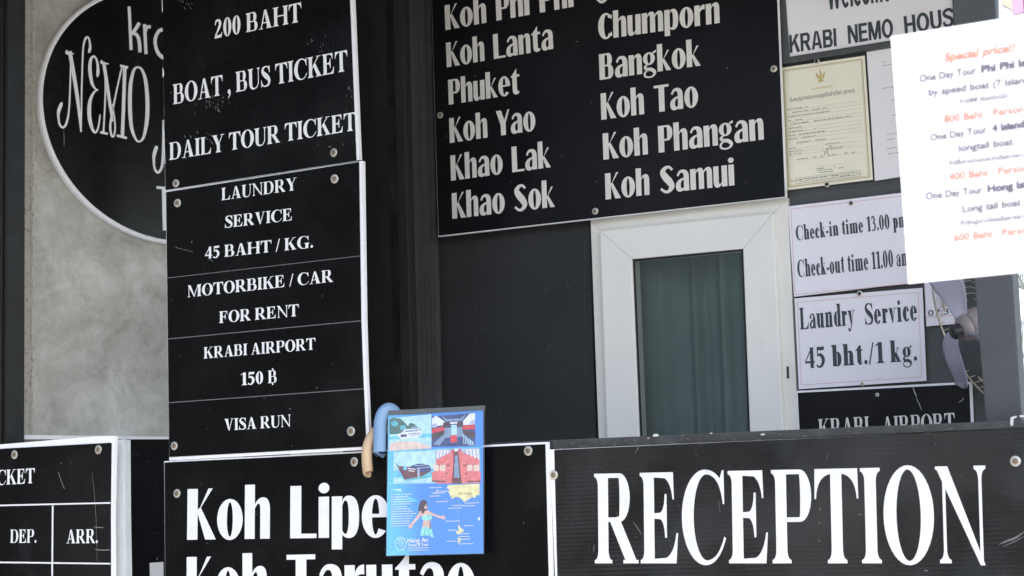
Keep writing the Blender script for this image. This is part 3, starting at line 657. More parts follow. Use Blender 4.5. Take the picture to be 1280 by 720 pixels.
# ------------------------------------------------------------------ island list sign on the back wall
S = BACK.at(548, 296)
t = thing('destination_sign', 'large black sign above the window listing island names in two pale columns', 'sign', S)
OFF = .040
slab('board', S, [(534, -190), (962, -260), (982.5, 246.5), (548, 296)], OFF-.0015, .010, M['white_core'], t)
slab('face', S, [(534, -190), (961, -260), (981, 245.7), (548.3, 294.6)], OFF, .0014, M['black_back'], t)
rows = [('Koh Phi Phi', (556.8, 37.8), (717.5, 8.2), (555.5, 6.9)), ('Koh Lanta', (558.5, 84.2), (692, 61), (557.5, 53.6)), ('Phuket', (561, 131), (650, 117), (559.8, 100)),
        ('Koh Yao', (562.3, 178.8), (669.6, 163), (561.3, 148)), ('Khao Lak', (563.8, 226), (688.5, 209), (562.8, 194.6)), ('Khao Sok', (565.4, 273.7), (693.5, 258.5), (564.2, 241.7)),
        ('S', (745.5, 4.5), (761, 2.2), (744, -28)),
        ('Chumporn', (748, 50), (900, 28.6), (746.8, 18)), ('Bangkok', (749.6, 100), (875.8, 82), (748.4, 68)), ('Koh Tao', (751.7, 149.8), (873, 133.3), (750.5, 117)),
        ('Koh Phangan', (754.3, 199.8), (955.3, 174.3), (753, 167)), ('Koh Samui', (757, 249.5), (918.5, 231.5), (755.8, 217))]
for s, a, b, c in rows: lettering(S, SIGN, s, a, b, c, M['ivory_vinyl'], t, OFF+.0005)
for x, y in ((550.3, 144), (967.3, 86), (744, 264)): screw(S, x, y, t, .0085, OFF)
scratches(S, (556, 20, 960, 240), 26, M['scratch'], t, 5, OFF+.0002, 5, 1.3)

# ------------------------------------------------------------------ notice board right of the window
NB = BACK.at(990, 540)
t = thing('notice_board', 'slate grey board right of the window holding notices and certificates', 'notice board', NB)
xl, xr = NB.p(998.5, 535).x, NB.p(1252, 400).x
xl2 = NB.p(972, 100).x
link('panel', boxm(xl2, xr, .002, .045, NB.p(985, 243).z, 2.95-NB.O.z), M['board_grey'], t)
link('panel', boxm(NB.p(992, 430).x, xr, .002, .045, FLOOR-NB.O.z, NB.p(985, 243).z-.0005), M['board_grey'], t)
def sheet(name, label, cat, quad, off, ma, group=None, dep=.0012, part='paper'):
    pl = BACK.at(*quad[-1]); t = thing(name, label, cat, pl, group)
    slab(part, pl, quad, off, dep, ma, t); return pl, t
# welcome sign
pl, t = sheet('welcome_sign', 'white welcome sign with bold dark capitals at the top of the notice board', 'sign', [(977, -60), (1186, -98), (1192, 38), (986.5, 71)], .014, M['paper_warm'])
fq = [(968.5, -66), (1195, -107), (1201, 44), (977.5, 80)]; fi = [(977, -60), (1186, -98), (1192, 38), (986.5, 71)]
for i in range(4):
    bar('frame_bar', pl, [fq[i], fq[(i+1) % 4], fi[(i+1) % 4], fi[i]], .020, .018, M['board_grey'], t, .003)
lettering(pl, GROT, 'Welcome to', (1034.7, 12.6), (1114.4, .6), (1031.5, -22), M['ink'], t, .0146, wtxt='Welcome')
lettering(pl, GROT, 'KRABI', (987.3, 66.3), (1046, 57.7), (986.3, 44), M['ink'], t, .0146)
lettering(pl, GROT, 'NEMO', (1060.5, 54.9), (1117, 46), (1059, 32), M['ink'], t, .0146)
lettering(pl, GROT, 'HOUSE', (1131.3, 43.5), (1193, 32.5), (1130, 20.3), M['ink'], t, .0146, wtxt='HOUS')
# certificate
cq = [(975, 85), (1080.8, 69.5), (1091, 224.5), (982, 238)]
pl, t = sheet('certificate', 'cream certificate with thin gold border on the notice board', 'certificate', cq, .010, M['cream'])
def lerpq(q, u, v):
    a = (q[0][0]+(q[1][0]-q[0][0])*u, q[0][1]+(q[1][1]-q[0][1])*u); b = (q[3][0]+(q[2][0]-q[3][0])*u, q[3][1]+(q[2][1]-q[3][1])*u)
    return (a[0]+(b[0]-a[0])*v, a[1]+(b[1]-a[1])*v)
def sub(q, u0, v0, u1, v1): return [lerpq(q, u0, v0), lerpq(q, u1, v0), lerpq(q, u1, v1), lerpq(q, u0, v1)]
flat('border', outline(pl, sub(cq, .035, .025, .965, .975), 1.0, .0106) + outline(pl, sub(cq, .05, .035, .95, .965), .35, .0106), M['gold'], t)
em = lambda u, v: lerpq(cq, .47+u*.06, .11+v*.055)
flat('emblem', [[pl.p(*em(x, y), .0107+k*4e-5) for x, y in q] for k, q in enumerate((
    [(-.16, -.5), (.16, -.5), (.2, .2), (0, .5), (-.2, .2)], [(-.2, .1), (-.8, -.5), (-.95, -.2), (-.6, .4), (-.2, .5)], [(.2, .1), (.8, -.5), (.95, -.2), (.6, .4), (.2, .5)],
    [(-.2, .4), (.2, .4), (.35, .9), (-.35, .9)], [(-.1, -.9), (.1, -.9), (.16, -.45), (-.16, -.45)], [(-.55, .7), (-.2, .5), (-.3, 1.0)], [(.55, .7), (.2, .5), (.3, 1.0)]))], M['gold_pale'], t)
th = (0.0, 0)
lettering(pl, th, 'กรมการท่องเที่ยว', lerpq(cq, .36, .215), lerpq(cq, .60, .215), lerpq(cq, .36, .195), M['gold_pale'], t, .0106)
lettering(pl, (.006, 0), 'ใบอนุญาตประกอบธุรกิจนำเที่ยว (สาขา)', lerpq(cq, .10, .285), lerpq(cq, .855, .282), lerpq(cq, .10, .252), M['ink_grey'], t, .0106)
rnd = random.Random(11); P = []; PL = []
def printed(pl, q, u0, u1, v, off, h=.9, gap=.25, rnd=rnd):
    """a row of small print: short dashes of letter height"""
    u = u0; out = []
    while u < u1:
        wd = rnd.uniform(.010, .05)
        if rnd.random() > gap:
            a, b = lerpq(q, u, v), lerpq(q, min(u+wd, u1), v)
            out.append(line(pl, *a, *b, h*rnd.uniform(.75, 1.15), off))
        u += wd + rnd.uniform(.004, .010)
    return out
rowsv = [(.345, .06, .30), (.375, .12, .52), (.405, .06, .55), (.440, .06, .24), (.468, .06, .80), (.500, .06, .22), (.530, .06, .38), (.560, .06, .50), (.588, .06, .38)]
for v, a, b in rowsv:
    P += printed(pl, cq, a, b, v, .0107, .9, .12); PL.append(line(pl, *lerpq(cq, .06, v+.010), *lerpq(cq, .92, v+.010), .25, .0106))
for v, a, b in ((.625, .15, .32), (.625, .36, .50), (.665, .06, .14), (.668, .48, .64), (.69, .06, .22), (.69, .48, .56), (.712, .06, .20), (.708, .48, .68), (.76, .15, .28), (.76, .33, .37), (.76, .42, .46), (.76, .50, .60), (.76, .70, .73), (.76, .78, .82)):
    P += printed(pl, cq, a, b, v, .0107, .8, .1); PL.append(line(pl, *lerpq(cq, a, v+.010), *lerpq(cq, min(b+.25, .9), v+.010), .22, .0106))
for v, a, b in ((.872, .36, .58), (.888, .33, .68), (.905, .40, .56), (.945, .06, .20), (.945, .24, .62), (.955, .64, .88)): P += printed(pl, cq, a, b, v-.015, .0107, .8, .12)
PL.append(line(pl, *lerpq(cq, .34, .84), *lerpq(cq, .64, .84), .25, .0106))
for v in (.925, .945): P += printed(pl, cq, .16, .84, v, .0107, .7, .15)
P += [q for q in outline(pl, sub(cq, .12, .912, .86, .958), .35, .0106)]
flat('lettering', P, M['ink_grey'], t); flat('ruled_lines', PL, M['ink_light'], t)
px_strokes('signature', pl, [[(1029, 187, .35), (1031, 190, .5), (1030, 194, .5), (1033, 189, .5), (1035, 193, .5), (1034, 187, .35)]], M['ink_grey'], t, .0108)
screw(pl, 1021, 76.5, t, .0068, .0115, True); screw(pl, 1034, 230.5, t, .0068, .0115, True)
# plain white document
dq = [(1083.3, 65), (1192, 47), (1203, 209), (1093.6, 226)]
pl, t = sheet('document', 'white printed letter right of the cream certificate, half hidden by the price sheet', 'document', dq, .008, M['paper_warm'])
P = []
for v, a, b in ((.10, .17, .55), (.125, .17, .34), (.30, .15, .85), (.40, .25, .7), (.52, .25, .5), (.60, .22, .48), (.66, .17, .5), (.70, .17, .5), (.77, .16, .32), (.81, .17, .5)): P += printed(pl, dq, a, b, v, .0087, .7, .12)
flat('lettering', P, M['ink_grey'], t)
# check-in notice
kq = [(985, 258), (1164, 236.5), (1172, 350), (992.5, 371)]
pl, t = sheet('check_in_notice', 'white notice giving check-in and check-out times, inside a thin red border', 'notice', kq, .010, M['paper'])
flat('border', outline(pl, [(988.6, 261.5), (1161, 241), (1168.5, 351.5), (993.8, 368.3)], .55, .0106), M['red_line'], t)
lettering(pl, COND, 'Check-in time 13.00 pm', (995.3, 300.8), (1112.7, 286.0), (994.2, 282.5), M['ink'], t, .0106, wtxt='Check-in time 13.00')
lettering(pl, COND, 'Check-out time 11.00 am', (997.3, 346.8), (1117.2, 333.7), (996.1, 325.5), M['ink'], t, .0106, wtxt='Check-out time 11.00')
screw(pl, 1064, 254, t, .0068, .0115, True)
# timetable paper
tq = [(1154, 330), (1200, 325), (1204, 404), (1158, 408)]
pl, t = sheet('time_notice', 'small white time notice with red rule partly behind the fan', 'notice', tq, .007, M['paper'])
flat('border', [line(pl, 1155.6, 332, 1157.2, 396.6, .5, .0076), line(pl, 1157.2, 396.6, 1200, 393.4, .7, .0076)], M['red_line'], t)
lettering(pl, (.0, 0), '07:30', (1160.3, 395.0), (1178.5, 393.2), (1159.9, 387.6), M['ink'], t, .0076, wtxt='07:')
# laundry notice
lq = [(993, 373), (1153, 359.7), (1158, 476), (998.5, 486.5)]
pl, t = sheet('laundry_notice', 'white laundry price notice in large narrow type below the check-in notice', 'notice', lq, .0135, M['paper'])
flat('border', outline(pl, sub(lq, .022, .045, .965, .955), .55, .0141), M['red_line'], t)
lettering(pl, COND, 'Laundry', (1000.2, 412), (1069, 406.2), (998.9, 385), M['ink'], t, .0141)
lettering(pl, COND, 'Service', (1081.2, 406), (1147.2, 400.3), (1080.2, 379.5), M['ink'], t, .0141)
lettering(pl, COND, '45 bht./1 kg.', (1006.8, 460.6), (1147, 450.6), (1005.8, 434.9), M['ink'], t, .0141)
screw(pl, 1074.5, 367, t, .0068, .0150, True); screw(pl, 1078, 480, t, .0052, .0150)
# airport sign on the board
aq = [(995.4, 488.6), (1214.2, 477), (1219, 600), (1001, 612)]
pl = BACK.at(1001, 612); t = thing('airport_sign', 'black sign with white airport heading, low on the notice board behind the counter', 'sign', pl)
slab('board', pl, aq, .012, .008, M['white_core'], t)
slab('face', pl, [(997.2, 491), (1211.3, 480), (1216.5, 598), (1003, 610)], .0132, .0011, M['black_back'], t)
lettering(pl, ROMAN, 'KRABI', (1023.6, 547.5), (1087, 544.2), (1022.4, 524), M['ivory_vinyl'], t, .0137)
lettering(pl, ROMAN, 'AIRPORT', (1103.5, 543.3), (1194, 538.6), (1102.5, 520.9), M['ivory_vinyl'], t, .0137)
screw(pl, 1096.5, 491.5+2, t, .0045, .0135)
px_strokes('scratch_marks', pl, [[(1141, 484, .5), (1144, 492, 1.0), (1146, 496, .5)], [(1145, 497, .4), (1149, 505, .6), (1152, 513, .3)], [(1198, 503, .3), (1203, 500, .7), (1204, 497, .3)]], M['scratch_bold'], t, .0140)

# ------------------------------------------------------------------ counter
K = REC.at(692, 700)
t = thing('reception_counter', 'black reception counter with a worn charcoal top edge', 'counter', K)
tq = [(612, 553.3), (692, 550), (960, 538.3), (1290, 524.6), (1400, 520)]; bq = [(1400, 529.5), (1290, 534.6), (960, 549.2), (692, 561.9), (612, 565)]
slab('counter_top', K, tq+bq, -.006, .47, M['trim'], t, .0025)
xa, xb = K.p(612, 650).x, K.p(1400, 650).x
link('front_panel', boxm(xa, xb, .03, .46, FLOOR-K.O.z, K.p(800, 566).z-.02), M['counter'], t)
chips = [[(816, 543.5), (818.5, 542.2), (822.5, 542.6), (824, 544.6), (820, 546), (816.5, 545.6)], [(887, 541.3), (890, 540.6), (890.8, 541.8), (887.6, 542.5)], [(950.5, 542.6), (955.5, 541.6), (956.2, 543.6), (951.2, 544.4)],
         [(1262.5, 529), (1263.5, 521.5), (1270.5, 519.6), (1271.2, 521.6), (1267, 523.5), (1266.5, 532), (1263.5, 532.6)], [(1274, 519.3), (1279.5, 518.6), (1284, 519.5), (1284, 521.6), (1275, 521.4)], [(809.5, 547.2), (811.2, 546.8), (811.4, 548.2), (809.8, 548.4)]]
P = [[K.p(x, y, -.0045) for x, y in q] for q in chips]
o = flat('chipped_paint', P, M['scratch_bold'], t)
rnd = random.Random(4); P = []
for i in range(120):
    x = rnd.uniform(640, 1280); y = 552.5-(x-692)*.0431 + rnd.choice((rnd.uniform(-1, 10), rnd.uniform(8, 10.5), 9.5)); L = rnd.uniform(.5, 9)*rnd.random()
    P.append(line(K, x, y, x+L+.3, y-L*.043, rnd.uniform(.25, .7), -.0050))
o = flat('wear_marks', P, M['scratch'], t); tag(o, kind='stuff')

# reception sign
S = REC.at(692, 720)
t = thing('reception_sign', 'wide black sign on the counter front reading RECEPTION in tall white capitals', 'sign', S)
slab('board', S, [(687.0, 562), (1296, 535), (1300, 790), (697, 790)], .004, .009, M['white_core'], t)
slab('face', S, [(692.8, 562.3), (1296, 534.8), (1300, 790), (698.4, 790)], .0055, .0014, M['black_h'], t)
lettering(S, ROMAN, 'RECEPTION', (743.6, 704.2), (1237, 704.2), (741.6, 592.3), M['white_vinyl'], t, .0062)
screw(S, 691.8, 593.8, t, .0108, .0055); screw(S, 1269.3, 576.5, t, .0108, .0055)
scratches(S, (700, 570, 1275, 715), 40, M['scratch_dim'], t, 21, .0057, 8, 1.2)
px_strokes('scratch_marks', S, [[(794, 567, .4), (797, 561, .9), (798.5, 558.5, .4)], [(791, 652, .4), (797, 660, 1.0), (802, 668.5, .5)], [(742, 689, .8), (743, 680, .5)], [(1024, 634, .8), (1025.5, 638, 1.2)], [(1023.5, 653, 1.4), (1025, 654, 1.2)], [(1023.5, 675.5, 1.6), (1025, 676.5, 1.4)],
    [(1248, 681, .4), (1258, 676.5, 2.2), (1270, 672, 2.6), (1281, 664, .8)], [(1254, 683, .5), (1268, 677, 1.0), (1281, 670, .5)], [(1073, 643, .8), (1078, 643, .4)], [(1155.5, 713, 1.6), (1160, 713.6, 1.2)], [(1169, 555.5, 1.4), (1170.5, 555.5, 1.2)], [(898, 626, .4), (900, 640, .6)], [(1036, 567, .3), (1032, 575, .5)]], M['scratch_mid'], t, .0060)
# ------------------------------------------------------------------ big white-lettered sign below the price board
S = LIPE.at(206, 720)
t = thing('island_sign', 'black sign with big white Koh Lipe lettering left of the reception sign', 'sign', S)
slab('board', S, [(205.3, 576.6), (684.6, 552.4), (692.5, 800), (207, 800)], -.0015, .010, M['white_core'], t)
slab('face', S, [(205.6, 578.0), (681.4, 555.2), (687.6, 800), (207, 800)], 0, .0014, M['black_v'], t)
lettering(S, SIGN, 'Koh Lipe', (233.8, 674.8), (486.5, 671.2), (233.8, 611.4), M['white_vinyl'], t)
lettering(S, SIGN, 'Koh Tarutao', (233.2, 760), (594.5, 757.5), (232.8, 696.3), M['white_vinyl'], t)
for x, y in ((221.3, 616.8), (442.8, 577.3), (660.3, 563.6)): screw(S, x, y, t, .0108)
scratches(S, (212, 590, 680, 718), 22, M['scratch'], t, 8, .0002, 4, 1.3)

# ------------------------------------------------------------------ tall price board: two sheets, one above the other
S = LEFT.at(207, 238)
t = thing('price_sign', 'black sign for boat, bus and daily tour tickets, top sheet of the tall price board', 'sign', S)
slab('board', S, [(201.4, -90), (437.4, -92), (449.3, 199.6), (206.6, 238.6)], -.0015, .011, M['white_core'], t)
slab('face', S, [(201.2, -90), (433.4, -92), (445.4, 200.4), (206.8, 237.6)], 0, .0014, M['black_v'], t)
lettering(S, ROMAN, '200 BAHT', (267.8, 48.4), (376.8, 26.8), (267, 25.2), M['white_vinyl'], t)
lettering(S, ROMAN, 'BOAT , BUS TICKET', (216.4, 130.6), (434.5, 88.3), (215.4, 106), M['white_vinyl'], t)
lettering(S, ROMAN, 'DAILY TOUR TICKET', (211.6, 200.2), (445.2, 162.6), (210.6, 178.8), M['white_vinyl'], t)
screw(S, 417.3, 190.8, t, .0105); screw(S, 220.0, 229.2, t, .0100)
scratches(S, (206, 5, 440, 225), 24, M['scratch'], t, 13, .0002, 5, 1.0)
rnd = random.Random(2); P = []
for cx, cy, sx, sy, n in ((264, 128, 9, 5, 18), (270, 131, 8, 3, 10), (400, 55, 14, 7, 9), (436, 112, 2, 8, 7), (250, 165, 8, 12, 14), (236, 5, 7, 3, 8)):
    for i in range(n):
        x, y = rnd.gauss(cx, sx), rnd.gauss(cy, sy)
        if 206 < x < 441: P.append(line(S, x, y, x+rnd.uniform(.4, 2.2), y+rnd.uniform(.5, 3), rnd.uniform(.3, .7), .00025))
tag(flat('scratch_marks', P, M['scratch'], t), kind='stuff')
# torn flecks down the left edge
P = [[S.p(x, y, .0006) for x, y in q] for q in ([(202.2, 0), (203, 0), (203.4, 14), (202.6, 16)], [(203.2, 84), (204.6, 88), (205.0, 94), (203.4, 97)], [(204.4, 160), (205.2, 162), (206.6, 205), (205.8, 205)])]
flat('edge_flecks', P, M['white_core'], t)

S = LEFT.at(212, 575)
t = thing('service_sign', 'black sign listing laundry, motorbike, airport and visa services, lower sheet of the tall price board', 'sign', S)
slab('board', S, [(207.0, 239.2), (453.2, 201.0), (456, 400), (458, 470), (461.2, 540), (460.6, 561.8), (211.6, 575.6)], .0015, .011, M['white_core'], t)
slab('face', S, [(207.4, 240.2), (448.6, 202.4), (451.4, 400), (453.8, 470), (457.0, 540), (457.2, 558.2), (211.6, 571.4)], .003, .0014, M['black_v'], t)
o3 = .0034
for s, a, b, c in (('LAUNDRY', (276.8, 250.5), (371, 237.4), (276.5, 235.2)), ('SERVICE', (280.9, 285), (365.5, 275.3), (280.5, 270.2)), ('45 BAHT / KG.', (256.3, 323.8), (391.6, 309.4), (256.2, 309)),
        ('MOTORBIKE / CAR', (234.6, 371.7), (416.4, 352.2), (234.3, 357)), ('FOR RENT', (273.9, 404), (373.4, 394.9), (273.5, 389.5)), ('KRABI AIRPORT', (254.6, 448.2), (394.2, 436.8), (254.2, 434.2)),
        ('150 ฿', (300.7, 481.8), (347, 478.2), (300.2, 466.2)), ('VISA RUN', (280.4, 538.4), (363.6, 533), (279.9, 523.8))):
    lettering(S, ROMAN, s, a, b, c, M['white_vinyl'], t, o3)
flat('dividing_lines', [line(S, 208.4, 347.6, 450.4, 319.9, .8, o3), line(S, 209.4, 423.8, 451.6, 400.9, 1.0, o3), line(S, 210.8, 503.4, 454, 486, 1.0, o3)], M['hair_line'], t)
for x, y, r in ((418.3, 223.6, .0108), (222.0, 253.8, .0105), (438.8, 539, .0112), (217.8, 557.4, .0105)): screw(S, x, y, t, r, .003)
scratches(S, (214, 260, 446, 560), 30, M['scratch'], t, 31, .0032, 4, 1.2)
rnd = random.Random(6); P = []
for i in range(22):
    x = 219+i*1.0; P.append(line(S, x, 309+.26*(x-219)+rnd.gauss(0, .5), x+.5, 309.4+.26*(x-219), .5, .0033))
tag(flat('scratch_marks', P, M['scratch'], t), kind='stuff')
# steel backing post behind the tall board
PB = Plane(330, 400, LEFT.depth(330, 400)+.06, 30.7).at(330, 575)
t = thing('sign_post', 'black steel post hidden behind the tall price board', 'post', PB)
link('shaft', boxm(PB.p(300, 400).x, PB.p(345, 400).x, 0, .05, FLOOR-PB.O.z, 2.95-PB.O.z, 'shaft', .003), M['post_black'], t)
for zz in (.05, .62): link('bracket', boxm(PB.p(225, 400).x, PB.p(420, 400).x, -.035, -.001, zz, zz+.04, 'bracket', .002), M['post_black'], t)

# ------------------------------------------------------------------ concrete wall with the oval sign
CW = CONC.at(31, 545)
t = thing('concrete_wall', 'mottled grey bare concrete wall behind the oval sign', 'wall', CW)
xl, xr = CW.p(38.5, 300).x, CW.p(470, 300).x
link('panel', boxm(xl, xr, 0, .12, FLOOR-CW.O.z, 2.95-CW.O.z), M['concrete'], t)
rnd = random.Random(9); xq = CW.p(18, 300).x
bm = bmesh.new()  # rough unfinished edge along the post
nz = 220; prev = None
for j in range(nz+1):
    z = FLOOR-CW.O.z + (2.94-FLOOR)*j/nz
    row = [bm.verts.new((xq, .004, z)), bm.verts.new((xl-.002, .001+rnd.uniform(0, .003), z)), bm.verts.new((xl+rnd.uniform(.002, .007), -.002-rnd.uniform(0, .002), z)), bm.verts.new((xl+.010, -.0002, z))]
    if prev:
        for k in range(3): bm.faces.new((prev[k], prev[k+1], row[k+1], row[k]))
    prev = row
bmesh.ops.recalc_face_normals(bm, faces=bm.faces)
me = bpy.data.meshes.new('rough_edge'); bm.to_mesh(me); bm.free(); link('rough_edge', me, M['render_rough'], t)
# oval sign
OV = CONC.at(120, 265)
rim_px = [(112, 0), (75, 40), (55, 75), (48.3, 112), (53, 160), (70, 202), (95, 241), (120, 266), (150, 285.5), (180, 298), (206, 304)]
pts = [OV.p(x, y, .018) for x, y in rim_px]
# least squares ellipse: z-tilted, centre right of the visible part
best = None
for cx in [i*.01 for i in range(20, 75)]:
    for cz in [i*.01 for i in range(18, 60)]:
        # A*(x-cx)^2 + Bq*(z-cz)^2 = 1
        s11 = s12 = s22 = r1 = r2 = 0
        for p in pts:
            a, b = (p.x-cx)**2, (p.z-cz)**2; s11 += a*a; s12 += a*b; s22 += b*b; r1 += a; r2 += b
        det = s11*s22-s12*s12
        if abs(det) < 1e-12: continue
        A = (r1*s22-r2*s12)/det; Bq = (s11*r2-s12*r1)/det
        if A <= 0 or Bq <= 0: continue
        e = sum((math.sqrt(A*(p.x-cx)**2+Bq*(p.z-cz)**2)-1)**2 for p in pts)
        if best is None or e < best[0]: best = (e, cx, cz, 1/math.sqrt(A), 1/math.sqrt(Bq))
print('oval', best)
_, ocx, ocz, orx, orz = best
t = thing('oval_sign', 'black oval house sign with white rim and white script on the concrete wall', 'sign', OV)
el = lambda k, y, n=96: [Vector((ocx+(orx-k)*math.cos(2*math.pi*i/n), y, ocz+(orz-k)*math.sin(2*math.pi*i/n))) for i in range(n)]
link('board', slab_mesh(el(.006, -.0145), .0145), M['black_oval'], t)
# raised rim
bm = bmesh.new(); prof = [(0, -.001), (-.0005, -.015), (.001, -.0185), (.0040, -.020), (.0095, -.020), (.0115, -.0185), (.012, -.0140)]
n = 120; rows_ = [[bm.verts.new((ocx+(orx-k)*math.cos(2*math.pi*i/n), y, ocz+(orz-k)*math.sin(2*math.pi*i/n))) for k, y in prof] for i in range(n)]
for i in range(n):
    for k in range(len(prof)-1): bm.faces.new((rows_[i][k], rows_[i][k+1], rows_[(i+1) % n][k+1], rows_[(i+1) % n][k]))
bmesh.ops.recalc_face_normals(bm, faces=bm.faces)
for f in bm.faces: f.smooth = True
me = bpy.data.meshes.new('rim'); bm.to_mesh(me); bm.free(); link('rim', me, M['white_vinyl'], t)
ov = .0150
kr = [  # small round hand: k r a b i
    [(161.4, 8, 3.8), (163.9, 62.5, 3.8)], [(174.2, 28.5, 4.4), (170, 35.5, 4.4), (164.6, 43, 4.0)], [(167.0, 41, 4.0), (171.5, 44.5, 4.2), (174, 52, 4.2), (175, 65.5, 4.2)],
    [(180.6, 30.2, 4.0), (182.6, 67.6, 4.0)], [(181.4, 40, 3.6), (184, 34, 4.0), (188.5, 33.6, 4.2)],
    [(206, 37.5, 4.6), (199.5, 38.2, 4.4), (194.4, 47, 4.2), (194.6, 58, 4.2), (198.6, 67.5, 4.6), (206, 72.4, 4.8), (211, 66, 4.4), (213, 53, 4.2), (210.6, 42, 4.4), (206, 37.5, 4.6)], [(212.4, 38, 4.0), (214.6, 75, 4.0)],
    [(222, 22, 4.0), (224.6, 78, 4.0)], [(223.4, 50, 4), (230, 45, 4.2), (236, 54, 4.2), (236, 70, 4.2), (230, 80, 4.2), (224.4, 74, 4)], [(243, 50, 4.0), (245, 84, 4.0)], [(242, 38, 4.5), (242.3, 42, 4.5)]]
px_strokes('small_lettering', OV, kr, M['white_vinyl'], t, ov)
W_ = 'x'
nemo = [
    # N: bold slope, left thin stem hooking to a ball, right thin stem curling over
    [(87.0, 64, 5.6), (92.0, 92, 5.4), (97, 124, 5.0), (101.4, 165, 2.2)], [(83.6, 62.6, 2.0), (84.0, 66.4, 4.2), (92.6, 67.4, 1.2)],
    [(88.6, 75, 2.4), (87.6, 110, 2.4), (86.0, 140, 2.6), (82.6, 155, 3.2), (78.4, 159.4, 3.0), (74.4, 155, 3.0), (73.0, 146, 3.6)], [(72.8, 146, 3), (73.4, 139, 4.8), (76.2, 131, 4.8), (77.4, 127.6, 1.5)],
    [(101.4, 160, 2.0), (102.2, 110, 2.4), (103.6, 66, 2.6), (105.4, 52, 3.0), (108.4, 46.6, 3.0), (111.4, 49, 2.6), (112.6, 57, 3.2), (112.0, 63, 4.2), (110.8, 66, 2)],
    # E: two bowls
    [(121.6, 96.5, 1.5), (122.4, 91, 4.6), (122.2, 82, 3.6), (120.4, 74, 2.8), (117.0, 70.4, 3.0), (113.4, 75, 4.2), (112.4, 88, 5.2), (115.0, 104, 4.2), (119.6, 111.4, 2.6), (122.6, 112, 2.0)],
    [(122.6, 112, 1.8), (117.0, 116, 3.0), (112.2, 128, 5.0), (111.8, 146, 5.6), (115.0, 160, 4.4), (119.0, 165.6, 3.2), (122.6, 160, 2.6), (124.6, 148, 2.2), (125.0, 143, 1.5)],
    # M
    [(129.6, 78, 4.8), (133.6, 104, 4.8), (137.4, 130, 4.2), (140.6, 152, 2.6)], [(127.0, 75, 1.8), (127.6, 78.4, 4.2), (136.0, 80.0, 1.2)],
    [(131.4, 84, 2.2), (131.6, 120, 2.4), (129.4, 165, 2.6)], [(125.4, 165.2, 3.4), (134.6, 167.4, 3.4)],
    [(152.4, 84, 2.4), (146.0, 112, 2.4), (140.4, 140, 2.8), (137.8, 158, 3.2), (139.6, 169.4, 3.2), (142.6, 169, 2.6), (143.8, 156, 2.4), (140.4, 130, 2.0)], [(150.2, 82, 3.4), (160.0, 84.6, 3.8)],
    [(156.0, 84, 5.0), (154.6, 128, 5.0), (153.0, 170, 5.0)], [(146.0, 169.4, 3.4), (158.6, 172.6, 3.6)],
    # O
    [(172.6, 83.4, 2.6), (167.2, 88, 4.0), (163.2, 106, 5.4), (162.4, 132, 5.6), (164.2, 158, 5.0), (169.0, 172.6, 3.4), (174.0, 177, 2.6), (179.6, 171, 4.0), (183.6, 150, 5.6), (184.2, 124, 5.6), (181.8, 100, 5.0), (177.4, 87.4, 3.6), (172.6, 83.4, 2.6)],
    # the next line begins behind the price board
    [(204.0, 150, 2.4), (203.8, 178, 2.8), (203.0, 204, 3.6), (200.4, 213, 3.6), (196.6, 215.4, 3.4), (193.2, 210, 3.2), (192.2, 200, 3.8)], [(192.0, 200, 3.4), (192.8, 193, 5.2), (195.4, 184.6, 5.0), (196.6, 182.4, 1.5)],
    [(204.6, 234, 5.6), (206.0, 288, 5.6)], [(195.6, 234.2, 3.8), (206.4, 235.2, 3.8)]]
px_strokes('script_lettering', OV, [[(a, b, c*.86) for a, b, c in s] for s in nemo], M['white_vinyl'], t, ov)
px_strokes('scratch_marks', OV, [[(79.8, 162, .4), (80.2, 174, .8), (80.0, 183, .3)]], M['scratch'], t, ov)

# ledge and dark panel below the concrete
LG = CONC.at(0, 549)
t = thing('wall_ledge', 'thin white ledge closing the foot of the concrete wall', 'ledge', LG)
slab('ledge_strip', LG, [(-30, 543.0), (240, 546.2), (240, 551.4), (-30, 548.0)], .05, .05, M['white_vinyl'], t)
DP = Plane(180, 640, 5.52, 14).at(180, 720)
t = thing('gloss_panel', 'glossy black panel with tall white letters between the ticket sign and the island sign', 'sign', DP)
slab('panel', DP, [(-40, 549.6), (215, 549.0), (217, 800), (-40, 800)], 0, .02, M['black_gloss'], t)
lettering(DP, SIGN, 'K', (152, 786), (193, 785), (152, 705.5), M['white_vinyl'], t) if False else None
px_strokes('lettering', DP, [[(148, 706.4), (164.4, 706.6), (165.6, 790), (149, 790)], [(187.0, 703.6), (204.2, 702.4), (206.0, 790), (188.4, 790)]], M['white_vinyl'], t, .0006)
screw(DP, 24.5, 551.5+1.2, t, .0042)
scratches(DP, (158, 555, 204, 700), 10, M['scratch'], t, 77, .0003, 4, 1.2)

# ticket sign at the lower left
S = TICK.at(140, 720)
t = thing('ticket_sign', 'black timetable sign with ruled white columns for departure and arrival at lower left', 'sign', S)
slab('board', S, [(-60, 565), (0, 555.6), (122, 545.2), (143.0, 544.8), (142.6, 560), (140.6, 640), (141.4, 800), (-60, 800)], -.0015, .012, M['white_core'], t)
slab('face', S, [(-60, 563), (0, 561.0), (139.2, 553.4), (138.2, 640), (138.6, 800), (-60, 800)], 0, .0014, M['black_gloss'], t)
flat('ruled_lines', [line(S, -60, 633.2, 138.0, 628.6, 1.9), line(S, -60, 702.2, 138.0, 704.6, 1.9), line(S, 65.9, 632, 64.7, 780, 2.0)], M['white_vinyl'], t)
lettering(S, ROMAN, 'TICKET', (-20.5, 607.4), (43.2, 603.8), (-20.5, 589.0), M['white_vinyl'], t)
lettering(S, ROMAN, 'DEP.', (12.6, 678.6), (45.8, 678.4), (12.6, 662.0), M['white_vinyl'], t)
